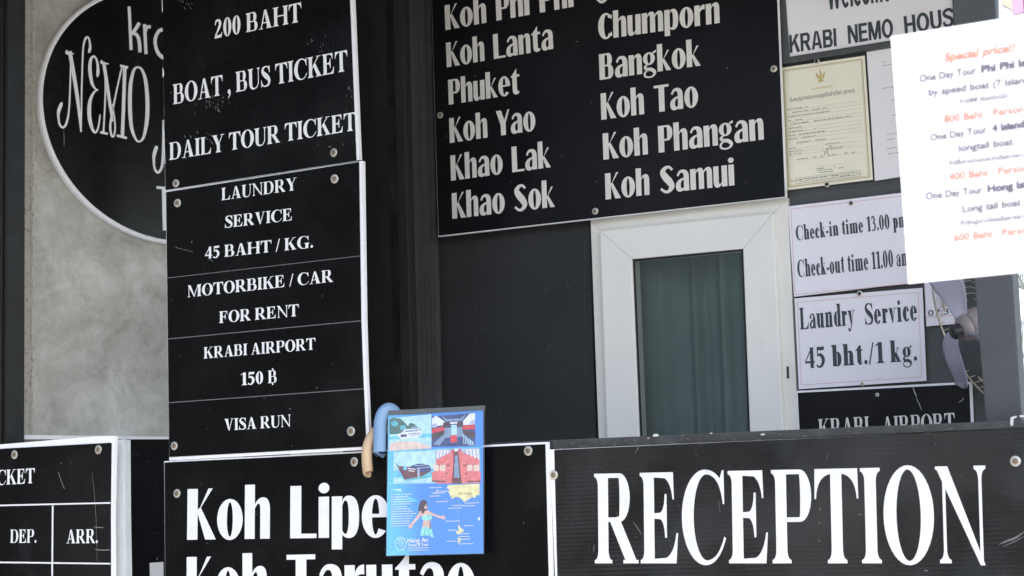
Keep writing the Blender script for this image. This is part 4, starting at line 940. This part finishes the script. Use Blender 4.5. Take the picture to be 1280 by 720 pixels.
lettering(S, ROMAN, 'ARR.', (83.0, 679.2), (122.4, 678.8), (83.0, 662.0), M['white_vinyl'], t)
screw(S, 18.2, 568.4, t, .0112); screw(S, 123.0, 562.0, t, .0112)
px_strokes('scratch_marks', S, [[(117, 658.4, .5), (124, 659.4, 1.0), (129.5, 659.6, .6)], [(118.5, 686.6, .5), (127, 687.6, 1.2), (137.6, 687.2, 1.0)], [(115, 590, .2), (119.6, 640, .35), (121.4, 706, .2)], [(73, 590, .6), (76.5, 601, .5), (80.6, 611, .6)], [(76, 579.5, .8), (77.2, 579, .8)], [(88, 578.4, .8), (88.8, 577.8, .8)]], M['scratch'], t, .0004)
AL = Plane(150, 640, 5.10, 20).at(150, 720)
t = thing('aluminium_strip', 'weathered bare aluminium upright along the right edge of the ticket sign', 'post', AL)
slab('strip', AL, [(141.8, 550.4), (155.4, 549.2), (156.0, 640), (158.6, 800), (142.2, 800)], 0, .03, M['alu'], t, .0012)

# black post at the far left
PL_ = Plane(20, 400, 5.38, 10).at(20, 545)
t = thing('corner_post', 'square black post left of the concrete wall', 'post', PL_)
link('shaft', boxm(PL_.p(-30, 400).x, PL_.p(9.0, 400).x, 0, .113, FLOOR-PL_.O.z, 2.95-PL_.O.z, 'shaft', .004), M['post_black_worn'], t)
link('cover_strip', boxm(PL_.p(-30, 400).x, PL_.p(4.5, 400).x, -.012, -.0005, FLOOR-PL_.O.z+.01, 2.94-PL_.O.z, 'cover_strip', .002), M['post_black'], t)

# ------------------------------------------------------------------ grey post on the counter at the right
PR = Plane(1240, 400, REC.depth(1240, 530, -.055), 27).at(1240, 530)
t = thing('counter_post', 'grey painted steel post on the counter beside the fan', 'post', PR)
x0, x1 = PR.p(1232.5, 530).x, PR.p(1277.5, 527).x; dxl = PR.p(1190.5, 5).x, PR.p(1244, 5).x; ztop = PR.p(1215, 5).z
zz = 2.95-PR.O.z; z0 = PR.p(1250, 534).z; f = (zz-z0)/(ztop-z0)
pf = [Vector((x0, 0, z0)), Vector((x1, 0, z0)), Vector((x1+(dxl[1]-x1)*f, 0, zz)), Vector((x0+(dxl[0]-x0)*f, 0, zz))]
link('shaft', slab_mesh(pf, .05, 'shaft', .003), M['post_grey'], t)

# ------------------------------------------------------------------ fan between board and post
FD = BACK.depth(1210, 410) - .19
hub = EYE + ray(1214, 407)*(FD/ray(1214, 407).y)
# the axis points to the left, a little down and a little towards the camera
ax = (-RIGHT*.90 - UP*.32 - FWD*.30).normalized()
t = bpy.data.objects.new('fan', None); C.objects.link(t); t.empty_display_size = .05; t.location = hub
t.rotation_euler = (-ax).to_track_quat('Y', 'Z').to_euler()       # local -y = where the fan blows
tag(t, 'grey electric fan with pale translucent blades beside the notice board', 'fan')
def ringm(r, y, rad, n=64): return tube_mesh([Vector((r*math.cos(2*math.pi*i/n), y, r*math.sin(2*math.pi*i/n))) for i in range(n+1)], rad, 6, 'ring', False)
RG = .205; yb = .075
gd = bpy.data.objects.new('guard', None); C.objects.link(gd); gd.parent = t
link('guard_ring', ringm(RG, .040, .0022), M['fan_wire'], gd); link('guard_ring', ringm(RG+.002, .062, .0026), M['fan_wire'], gd)
bm = bmesh.new()
for i in range(72):
    a = 2*math.pi*i/72; c_, s_ = math.cos(a), math.sin(a)
    me = tube_mesh([Vector((r*c_, y, r*s_)) for r, y in ((RG, .040), (RG+.002, .062), (RG*.85, yb+.045), (RG*.5, yb+.060), (RG*.20, yb+.062))], .0010, 5)
    bm.from_mesh(me); bpy.data.meshes.remove(me)
me = bpy.data.meshes.new('guard_wires'); bm.to_mesh(me); bm.free(); link('guard_wires', me, M['fan_wire'], gd)
# front dome of wires is missing in the photo's view: the blades stand open
mo = lathe([(.0, -.075), (.026, -.073), (.034, -.05), (.036, -.02), (.036, -.004), (.030, .008), (.0, .010)], 28, 'motor')
for p in mo.polygons: p.use_smooth = True
link('motor', mo, M['fan_body'], t)
hb = lathe([(.028, .009), (.031, .014), (.028, .024), (.014, .030), (0, .030)], 24, 'blade_hub')
for p in hb.polygons: p.use_smooth = True
link('blade_hub', hb, M['fan_body'], t)
kn = lathe([(.014, .029), (.0165, .032), (.0165, .046), (.013, .050), (0, .051)], 20, 'knob')
link('knob', kn, M['fan_dark'], t)
for k in range(3):
    a0 = R(80 + 120*k); vs_, fs_ = [], []
    nr, nw = 14, 8
    for i in range(nr+1):
        r = .026 + .150*i/nr; u = i/nr
        half = R(36)*(math.sin(math.pi*min(1, .20+.78*u))**.55)*(.62+.38*u)
        if u > .85: half *= math.sqrt(max(.02, 1-((u-.85)/.15)**2))
        for j in range(nw+1):
            v = j/nw*2-1; a = a0 + v*half + u*.35
            vs_.append((r*math.cos(a), -.018 - .012*v*(.4+.6*(1-u)) + .006*u, r*math.sin(a)))
    for i in range(nr):
        for j in range(nw):
            a = i*(nw+1)+j; fs_.append((a, a+1, a+nw+2, a+nw+1))
    me = bpy.data.meshes.new('blade'); me.from_pydata(vs_, [], fs_)
    for p in me.polygons: p.use_smooth = True
    b = link('blade', me, M['blade'], t)
    so = b.modifiers.new('thick', 'SOLIDIFY'); so.thickness = .002
# stand
q = t.matrix_world.copy(); bpy.context.view_layer.update(); inv = t.matrix_world.inverted()
foot = hub + Vector((.16, .05, 0)); pth = [hub - ax*.07, hub - ax*.085 + Vector((0, 0, -.06)), foot + Vector((0, .0, -.25)), Vector((foot.x, foot.y, FLOOR+.02))]
link('stand', tube_mesh([inv @ p for p in pth], .012, 10, 'stand'), M['fan_body'], t)

# ------------------------------------------------------------------ price sheet in the foreground, hung on a slim post
S = PAPER.at(1135, 355)
t = thing('tour_price_sheet', 'sunlit white sheet of day tour prices in the right foreground', 'notice', S)
pq = [(1113.3, 45.5), (1308, 14.0), (1330, 335.5), (1135.3, 355)]
# a thin sheet with a slight curl
vs_, fs_ = [], []; nx, nz = 24, 24
for j in range(nz+1):
    for i in range(nx+1):
        a = lerpq(pq, i/nx, j/nz); p = S.p(*a); u = i/nx; v = j/nz
        vs_.append((p.x, p.y, p.z))
for j in range(nz):
    for i in range(nx):
        a = j*(nx+1)+i; fs_.append((a, a+nx+1, a+nx+2, a+1))
me = bpy.data.meshes.new('paper'); me.from_pydata(vs_, [], fs_)
o = link('paper', me, M['paper_sun'], t); so = o.modifiers.new('thick', 'SOLIDIFY'); so.thickness = .0006; so.offset = -1
f0, fb, fi_ = (.024, 0), (.046, 0), (.036, .16)
L = [(fi_, 'Special price!!', (1180.5, 76.2), (1269.8, 63.2), (1179.6, 66.0), None, 'red_faded'),
     (f0, 'One Day Tour ', (1149.6, 102.2), (1220.8, 91.4), (1149, 93.2), 'One Day Tour', 'ink_faded'), (fb, 'Phi Phi Island', (1226.8, 90.6), (1268.5, 84.1), (1226.2, 81.4), 'Phi Phi', 'ink_faded_bold'),
     (f0, 'by speed boat (7 Islands)', (1161, 119.6), (1280, 103.8), (1160.4, 110.6), 'by speed boat (7 Islan', 'ink_faded'),
     (f0, 'ทัวร์พีพี เรือสปีดโบ๊ท', (1199.7, 129.2), (1261, 121.8), (1199.4, 123.6), None, 'ink_faded'),
     (f0, '800 Baht / Person', (1180.2, 153.0), (1280, 139.6), (1179.6, 143.6), None, 'red_faded'),
     (f0, 'One Day Tour ', (1163.2, 175.8), (1234, 165.4), (1162.6, 167), 'One Day Tour', 'ink_faded'), (fb, '4 Islands', (1240.4, 164.4), (1281, 158.4), (1239.8, 155.4), '4 Island', 'ink_faded_bold'),
     (f0, 'longtail boat.', (1198.6, 189.2), (1269.4, 180.2), (1198, 180.2), None, 'ink_faded'),
     (f0, 'ทัวร์สี่เกาะ(ทะเลแหวก)เรือหางยาว', (1186, 206.4), (1281, 195.6), (1185.6, 200.6), None, 'ink_faded'),
     (f0, '400 Baht / Person', (1186.4, 225.0), (1286, 213.2), (1185.8, 215.8), None, 'red_faded'),
     (f0, 'One Day Tour ', (1157.4, 249.2), (1228.6, 240.8), (1156.8, 240.2), 'One Day Tour', 'ink_faded'), (fb, 'Hong Island', (1234.8, 240.0), (1283, 234.0), (1234.2, 230.6), 'Hong Isl', 'ink_faded_bold'),
     (f0, 'Long tail boat', (1203.4, 265.2), (1276.8, 256.6), (1202.8, 256), None, 'ink_faded'),
     (f0, 'ทัวร์หมู่เกาะห้องเรือหางยาว', (1200.6, 281.2), (1284, 272.4), (1200.2, 275.4), None, 'ink_faded'),
     (f0, '600 Baht / Person', (1192.6, 301.2), (1291, 290.2), (1192, 292), None, 'red_faded')]
for fnt, s, a, b, c, wt, mk in L: lettering(S, fnt, s, a, b, c, M[mk], t, .0008, wtxt=wt)
# pink poster behind it, on the same post
S2 = Plane(1262, 10, 2.62, 27).at(1247, 21)
t2 = thing('pink_poster', 'white poster with pink figure just above the price sheet', 'poster', S2)
slab('paper', S2, [(1245.5, -190), (1425, -220), (1440, 0), (1249.5, 60)], 0, .0008, M['paper_sun'], t2)
flat('print', [[S2.p(x, y, .0008+k*5e-5) for x, y in q] for k, q in enumerate(([(1266, -60), (1300, -64), (1302, 6), (1276, 16), (1268, 18), (1264, 4)],))], M['pink'], t2)
flat('print', [[S2.p(x, y, .0009) for x, y in q] for q in ([(1252, -10), (1262, -12), (1266, 12), (1254, 6)],)], M['orange_pale'], t2)
HP = PAPER.at(1318, 355)
t3 = thing('notice_post', 'slim dark post carrying the price sheet, just outside the view', 'post', HP)
xa = HP.p(1296, 200, -.024).x; link('shaft', boxm(xa, xa+.05, .003, .05, FLOOR-HP.O.z, 2.2-HP.O.z, 'shaft', .003), M['post_grey'], t3)
# ------------------------------------------------------------------ tour leaflet in a plastic sleeve
def ink(name, col, rough=.35): 
    c2 = tuple(min(.95, c*1.25+.03) for c in col); M[name] = mat(name, tuple(c*.85 for c in col), rough, noise=(70, c2, .35, .75)); return M[name]
for n_, c_ in dict(print_blue_glare=(.060, .215, .72), print_cyan=(.13, .55, .92), print_pale=(.48, .76, .90), print_white=(.84, .88, .92), print_sand=(.78, .60, .52), print_green=(.07, .17, .15), print_navy=(.035, .055, .20),
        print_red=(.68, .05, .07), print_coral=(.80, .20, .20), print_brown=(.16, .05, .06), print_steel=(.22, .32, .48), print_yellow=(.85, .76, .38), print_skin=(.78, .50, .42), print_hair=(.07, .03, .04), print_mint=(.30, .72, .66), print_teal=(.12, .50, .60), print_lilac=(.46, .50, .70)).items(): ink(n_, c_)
def blue_glare_ramp():  # glare on the left side painted in as a cyan-to-blue ramp
    m = M['print_blue_glare']; nt = m.node_tree; p = nt.nodes['Principled BSDF']; tc = N(nt, 'ShaderNodeTexCoord'); sx = N(nt, 'ShaderNodeSeparateXYZ')
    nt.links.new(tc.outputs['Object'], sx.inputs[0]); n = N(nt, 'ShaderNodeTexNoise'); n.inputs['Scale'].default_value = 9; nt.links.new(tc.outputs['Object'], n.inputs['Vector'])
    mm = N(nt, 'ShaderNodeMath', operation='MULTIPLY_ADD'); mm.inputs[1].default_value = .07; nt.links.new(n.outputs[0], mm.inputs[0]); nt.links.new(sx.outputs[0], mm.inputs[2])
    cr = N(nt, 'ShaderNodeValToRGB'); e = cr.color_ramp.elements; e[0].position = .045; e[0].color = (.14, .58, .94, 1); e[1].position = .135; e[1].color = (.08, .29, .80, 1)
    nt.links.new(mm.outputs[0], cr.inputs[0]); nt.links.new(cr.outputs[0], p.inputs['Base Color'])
blue_glare_ramp()
FL = Plane(540, 600, LIPE.depth(540, 600) - .030, 29).at(483, 694)
t = thing('tour_leaflet', 'blue tour leaflet with boat photos and map, hanging over the island sign', 'leaflet', FL)
slab('sheet', FL, [(485.4, 519.4), (603.6, 512.6), (603.8, 691.8), (483, 694.6)], 0, .0016, M['print_blue_glare'], t)
def zA(x, y): return (480+x/7.2, 500+y/7.2)
def zB(x, y): return (480+x/6.546, 590+y/6.546)
_k = [0]
def group_print(name, items, f):
    """printed picture: flat coloured shapes laid in order; one mesh with one slot per ink"""
    _k[0] = 0
    mats = []; vs, fs, mi = [], [], []
    for mk, pts in items:
        _k[0] += 1; off = .0004 + 2.2e-5*(_k[0] % 60)
        shapes = B(pts) if len(pts[0]) == 3 else [pts]
        if mk not in mats: mats.append(mk)
        for s in shapes:
            me = mesh_of([[FL.p(*f(x, y), off) for x, y in s]]); b = len(vs)
            vs += [v.co.copy() for v in me.vertices]
            for p in me.polygons: fs.append(tuple(b+i for i in p.vertices)); mi.append(mats.index(mk))
            bpy.data.meshes.remove(me)
    me = bpy.data.meshes.new(name); me.from_pydata([tuple(v) for v in vs], [], fs)
    for mk in mats: me.materials.append(M[mk])
    for p, i in zip(me.polygons, mi): p.material_index = i
    return link(name, me, None, t)
def R4(x0, y0, x1, y1, s=-.03): return [(x0, y0), (x1, y0+(x1-x0)*s), (x1, y1+(x1-x0)*s), (x0, y1)]
group_print('photo', [('print_pale', [(48, 165), (426, 128), (426, 436), (46, 458)]), ('print_cyan', [(46, 330), (426, 300), (426, 360), (46, 385)]), ('print_pale', [(46, 356), (426, 335), (426, 400), (46, 420)]), ('print_sand', [(46, 400), (120, 372), (300, 376), (426, 420), (426, 436), (46, 458)]),
    ('print_green', [(48, 170), (90, 158), (150, 170), (190, 205), (215, 235), (235, 205), (275, 215), (300, 250), (335, 268), (330, 282), (150, 300), (48, 312)]), ('print_teal', [(60, 200), (100, 185), (130, 215), (110, 240), (70, 235)]), ('print_teal', [(140, 235), (190, 225), (200, 262), (150, 270)]), ('print_steel', [(245, 240), (285, 235), (310, 268), (255, 270)]),
    ('print_white', [(118, 318), (150, 300), (190, 262), (310, 258), (338, 285), (338, 318), (300, 338), (150, 350)]), ('print_navy', [(150, 312), (205, 308), (205, 330), (150, 335)]), ('print_steel', [(240, 318), (330, 308), (330, 314), (240, 325)]), ('print_steel', [(190, 275), (305, 268), (312, 280), (185, 290)]), ('print_navy', [(215, 305), (325, 294), (325, 299), (215, 311)])], zA)
group_print('photo', [('print_navy', [(430, 148), (820, 116), (820, 414), (430, 420)]), ('print_white', [(432, 165), (470, 140), (545, 195), (545, 225), (432, 240)]), ('print_white', [(710, 190), (770, 122), (820, 118), (820, 220), (715, 225)]), ('print_steel', [(520, 150), (740, 130), (700, 185), (555, 195)]), ('print_navy', [(530, 150), (735, 130), (690, 165), (565, 172)]),
    ('print_red', [(430, 262), (545, 235), (548, 272), (430, 300)]), ('print_red', [(705, 230), (820, 222), (820, 262), (710, 268)]), ('print_lilac', [(432, 215), (475, 210), (475, 245), (432, 250)]), ('print_lilac', [(775, 190), (820, 170), (820, 218), (770, 224)]), ('print_hair', [(430, 305), (550, 272), (552, 300), (430, 360)]), ('print_hair', [(708, 270), (820, 290), (820, 350), (715, 300)]),
    ('print_hair', [(532, 205), (590, 202), (590, 245), (532, 250)]), ('print_hair', [(655, 200), (705, 198), (705, 240), (655, 244)]), ('print_steel', [(548, 250), (705, 242), (712, 330), (540, 340)]), ('print_pale', [(605, 225), (655, 222), (655, 312), (605, 316)]), ('print_white', [(595, 200), (660, 196), (660, 212), (595, 216)]),
    ('print_red', [(598, 318), (656, 315), (656, 380), (598, 384)]), ('print_steel', [(440, 400), (545, 300), (560, 330), (500, 410)]), ('print_steel', [(700, 300), (810, 380), (815, 412), (760, 412)])] + [('print_pale', [(710+i*16, 302+i*13), (716+i*16, 306+i*13), (722+i*16, 400), (716+i*16, 398)]) for i in range(6)], zA)
group_print('photo', [('print_pale', [(88, 468), (465, 450), (465, 748), (84, 756)]), ('print_cyan', [(86, 640), (465, 610), (465, 690), (86, 700)]), ('print_teal', [(160, 700), (465, 640), (465, 690), (200, 730)]), ('print_brown', [(98, 562), (135, 595), (215, 600), (310, 600), (420, 610), (425, 640), (330, 690), (185, 716)]), ('print_navy', [(230, 600), (300, 575), (345, 572), (415, 590), (420, 640), (330, 650)]), ('print_lilac', [(280, 590), (400, 578), (400, 584), (280, 597)]), ('print_lilac', [(290, 612), (410, 600), (410, 606), (290, 619)]),
    ('print_cyan', [(172, 605), (190, 598), (206, 606), (208, 624), (192, 632), (174, 625)]), ('print_white', [(215, 612), (285, 620), (284, 628), (215, 620)]), ('print_white', [(222, 630), (275, 640), (274, 648), (222, 638)]), ('print_steel', [(128, 598), (134, 598), (138, 690), (132, 690)]), ('print_steel', [(100, 560), (132, 590), (128, 600)]), ('print_lilac', [(300, 640), (318, 600), (322, 690), (304, 700)])], zA)
seat = []
for s in (-1, 1):
    cx = 650
    for r_ in range(3):
        y0, y1 = 530+r_*62, 590+r_*72; a, b = 60+r_*18, 175+r_*22
        seat.append(('print_coral', [(cx+s*a, y0), (cx+s*(b), y0-6), (cx+s*b, y1), (cx+s*a, y1+4)]))
        seat.append(('print_brown', [(cx+s*a, y1-6), (cx+s*b, y1-10), (cx+s*b, y1+2), (cx+s*a, y1+6)]))
    for k in range(2):
        seat.append(('print_sand', [(cx+s*(95+k*60), 585), (cx+s*(145+k*60), 582), (cx+s*(148+k*60), 636), (cx+s*(98+k*60), 640)]))
group_print('photo', [('print_red', [(468, 446), (860, 434), (860, 748), (466, 752)]), ('print_coral', [(468, 545), (600, 470), (622, 470), (622, 620), (600, 752), (466, 752)]), ('print_coral', [(668, 468), (700, 466), (860, 540), (860, 748), (690, 752), (668, 620)]),
    ('print_lilac', [(468, 446), (620, 444), (600, 470), (468, 540)]), ('print_lilac', [(690, 440), (860, 434), (860, 530), (700, 466)])] + [('print_white', [(480+i*30, 450), (496+i*30, 449), (488+i*30, 522-i*16), (474+i*30, 530-i*16)]) for i in range(4)] + [('print_white', [(735+i*32, 440), (755+i*32, 439), (762+i*32, 498+i*14), (745+i*32, 488+i*14)]) for i in range(4)]
    + seat + [('print_brown', [(630, 450), (668, 448), (700, 752), (615, 752)]), ('print_steel', [(638, 500), (662, 500), (680, 700), (630, 700)]), ('print_white', [(632, 440), (668, 438), (668, 460), (632, 462)])], zA)
group_print('photo_strip', [('print_cyan', [(38, 456), (900, 420), (900, 428), (38, 466)]), ('print_teal', [(860, 430), (868, 430), (866, 750), (858, 750)])], zA)
group_print('photo_strip', [('print_mint', [(30, 90), (786, 64), (786, 70), (30, 97)]), ('print_cyan', [(25, 560), (80, 560), (200, 660), (215, 676), (25, 680)]), ('print_cyan', [(40, 140), (140, 160), (280, 240), (180, 250), (60, 340)])], zB)
group_print('map', [('print_yellow', [(525, 108), (782, 96), (782, 190), (760, 188), (742, 212), (720, 205), (690, 226), (655, 246), (640, 226), (612, 205), (580, 206), (560, 222), (540, 190), (526, 160), (536, 145), (512, 130)]),
    ('print_yellow', [(606, 428), (618, 440), (630, 462), (650, 470), (650, 490), (628, 496), (606, 510), (588, 500), (592, 478), (612, 480)]), ('print_yellow', [(600, 535), (628, 545), (622, 578), (598, 576), (606, 556)]), ('print_white', [(765, 380), (784, 366), (786, 396), (772, 396)]), ('print_yellow', [(414, 170), (426, 164), (432, 176), (420, 182)]), ('print_yellow', [(432, 140), (442, 150), (436, 160), (428, 150)]),
    ('print_lilac', [(608, 215, 2), (607, 320, 2), (610, 425, 2)]), ('print_lilac', [(610, 505, 2), (612, 535, 2)]), ('print_lilac', [(430, 180, 1.6), (480, 205, 1.6), (535, 235, 1.6)])], zB)
rnd = random.Random(5); P = []
def tiny(x0, x1, y, h, slope=-.03):
    x = x0
    while x < x1:
        w_ = rnd.uniform(6, 20); xe = min(x+w_, x1); P.append([FL.p(*zB(a, b+(a-x0)*slope), .0018) for a, b in ((x, y), (xe, y), (xe, y+h), (x, y+h))]); x = xe + rnd.uniform(2, 4)
for i, y in enumerate((182, 202, 222, 242, 262, 284, 302, 322, 342, 362, 382, 402, 420, 440)): tiny(58, 58+rnd.uniform(120, 205), y, 6)
for x, y, w_ in ((372, 126, 100), (425, 155, 100), (390, 170, 115), (372, 195, 88), (425, 240, 98), (560, 272, 90), (525, 294, 110), (660, 252, 118), (645, 275, 98), (510, 400, 115), (655, 438, 78), (525, 474, 60), (610, 503, 90), (615, 526, 86), (620, 548, 90), (514, 565, 80), (612, 586, 118)): tiny(x, x+w_, y, 6)
P.append([FL.p(*zB(x, y), .0018) for x, y in ((190, 622), (365, 616), (365, 621), (190, 627))]); tiny(190, 365, 640, 5)
o = flat('small_print', P, M['print_white'], t)
group_print('heading_box', [('print_pale', [(48, 142), (142, 138), (142, 162), (48, 166)])], zB)
lettering(FL, (.022, 0), 'Nang An', zB(192, 578), zB(362, 570), zB(192, 542), M['print_white'], t, .0019)
lettering(FL, (.030, 0), 'Travel & Tour', zB(194, 610), zB(366, 602), zB(194, 586), M['print_white'], t, .0019)
lettering(FL, (0, 0), 'Ao Nang', zB(606, 184), zB(718, 181), zB(606, 170), M['print_brown'], t, .0019)
P = []
cx, cy = 136, 586
for a0, a1, r_ in ((0, 360, 47), ):
    for k in ring(cx, cy, 49, 56, 41, 47, 0, 360): P.append([FL.p(*zB(x, y), .0019) for x, y in k])
for s in ([(112, 560, 9), (136, 552, 10), (158, 566, 8), (160, 590, 5)], [(108, 590, 6), (128, 574, 10), (150, 582, 8), (152, 604, 7), (136, 622, 6)], [(118, 606, 5), (132, 596, 8), (134, 612, 6)]):
    for q in B(s): P.append([FL.p(*zB(x, y), .00195) for x, y in q])
flat('emblem', P, M['print_pale'], t)
group_print('figure_print', [('print_hair', [(298, 240), (315, 228), (335, 230), (350, 246), (356, 275), (352, 310), (330, 345), (300, 330), (280, 318), (285, 280)]),
    ('print_skin', [(300, 316), (318, 330), (300, 362), (262, 404), (238, 430), (232, 455), (212, 466), (200, 448), (216, 424), (250, 388), (282, 340)]), ('print_skin', [(362, 312), (385, 330), (430, 350), (468, 362), (485, 352), (505, 378), (490, 388), (462, 378), (412, 362), (372, 345)]),
    ('print_skin', [(312, 322), (362, 314), (384, 350), (380, 400), (386, 460), (310, 462), (322, 400), (306, 352)]), ('print_skin', [(330, 262), (352, 262), (356, 286), (344, 306), (332, 300)]), ('print_hair', [(322, 240), (340, 250), (330, 285), (332, 330), (312, 345), (300, 300)]), ('print_hair', [(330, 268), (354, 268), (354, 276), (330, 278)]),
    ('print_mint', [(310, 362), (340, 354), (366, 344), (392, 356), (392, 382), (366, 396), (326, 396), (308, 384)]), ('print_mint', [(310, 450), (388, 452), (398, 500), (410, 538), (384, 532), (372, 518), (298, 522), (302, 486)]), ('print_teal', [(330, 468), (336, 466), (340, 516), (332, 518)]), ('print_teal', [(360, 470), (366, 468), (372, 512), (364, 516)]), ('print_hair', [(366, 350, 3), (372, 400, 4), (378, 440, 9), (379, 470, 10)])], zB)
# sleeve
sl = slab('sleeve', FL, [(484.2, 516), (606, 508.4), (605.4, 692.8), (482.4, 695.8)], .0028, .0004, M['sleeve'], t)
slab('sleeve_strip', FL, [(486, 513.2), (606.6, 506.8), (606.0, 512.2), (485.4, 518.8)], .0035, .0012, M['sleeve_top'], t)

# ------------------------------------------------------------------ two crook handles hooked over the sign's edge
def crook(name, label, pts, off, rad, ma, cap=True):
    pl = FL.at(pts[0][0], pts[0][1]); t = thing(name, label, 'hook', pl)
    c = crom([tuple(pl.p(x, y, o)) for x, y, o in pts], 8); path = [Vector(p) for p in c]
    n = len(path); rr = [rad*(.82 if i in (0, ) else .95 if i == 1 else 1.0) for i in range(n)]
    link('shaft', tube_mesh(path, rr, 20, 'shaft'), ma, t); return t
crook('blue_hook', 'light blue rounded hook end beside the top of the blue leaflet',
      [(474.9, 565.4, .002), (474.7, 563.6, .002), (474.7, 545, .002), (475.6, 527, .000), (479.4, 515.8, -.006), (485.6, 511.4, -.013), (491.6, 514.0, -.020), (496, 521, -.026), (499, 540, -.045), (500, 620, -.060)], 0, .0148, M['blue_tube'])
crook('wooden_hook', 'pale wooden curved hook end below left of the blue one',
      [(460.4, 590.6, .010), (459.8, 589, .010), (458.6, 576, .010), (459.0, 562, .008), (462.4, 550, .000), (468.6, 541, -.012), (478, 534, -.028), (489, 537, -.042), (497, 556, -.058), (500, 620, -.062)], 0, .0122, M['wood_hook'])

# ------------------------------------------------------------------ dark house added out of view to darken reflections in the gloss boards
NBX = Plane(640, 360, 1, 0); NBX.O = Vector((-9.0, -3.0, FLOOR))
t = thing('added_reflection_house', 'dark plastered house added outside the view to darken reflections in the black boards', 'house', NBX)
M['plaster'] = mat('dark_brown_plaster', (.045, .042, .038), .8, noise=(1.2, (.07, .065, .06), .4, .7))
M['shutter'] = mat('pale_shutter', (.35, .35, .33), .6)
link('wall', boxm(-4, 0, -9, 12, 0, 5.2), M['plaster'], t)
link('roof', boxm(-4.4, .5, -9.4, 12.4, 5.21, 5.4), M['roof'], t)
for yy in (-6.5, -2.5, 1.5, 5.5, 9.0):
    for z0_ in (1.0, 3.4): link('window', boxm(.004, .05, yy, yy+1.1, z0_, z0_+1.2), M['shutter'], t)
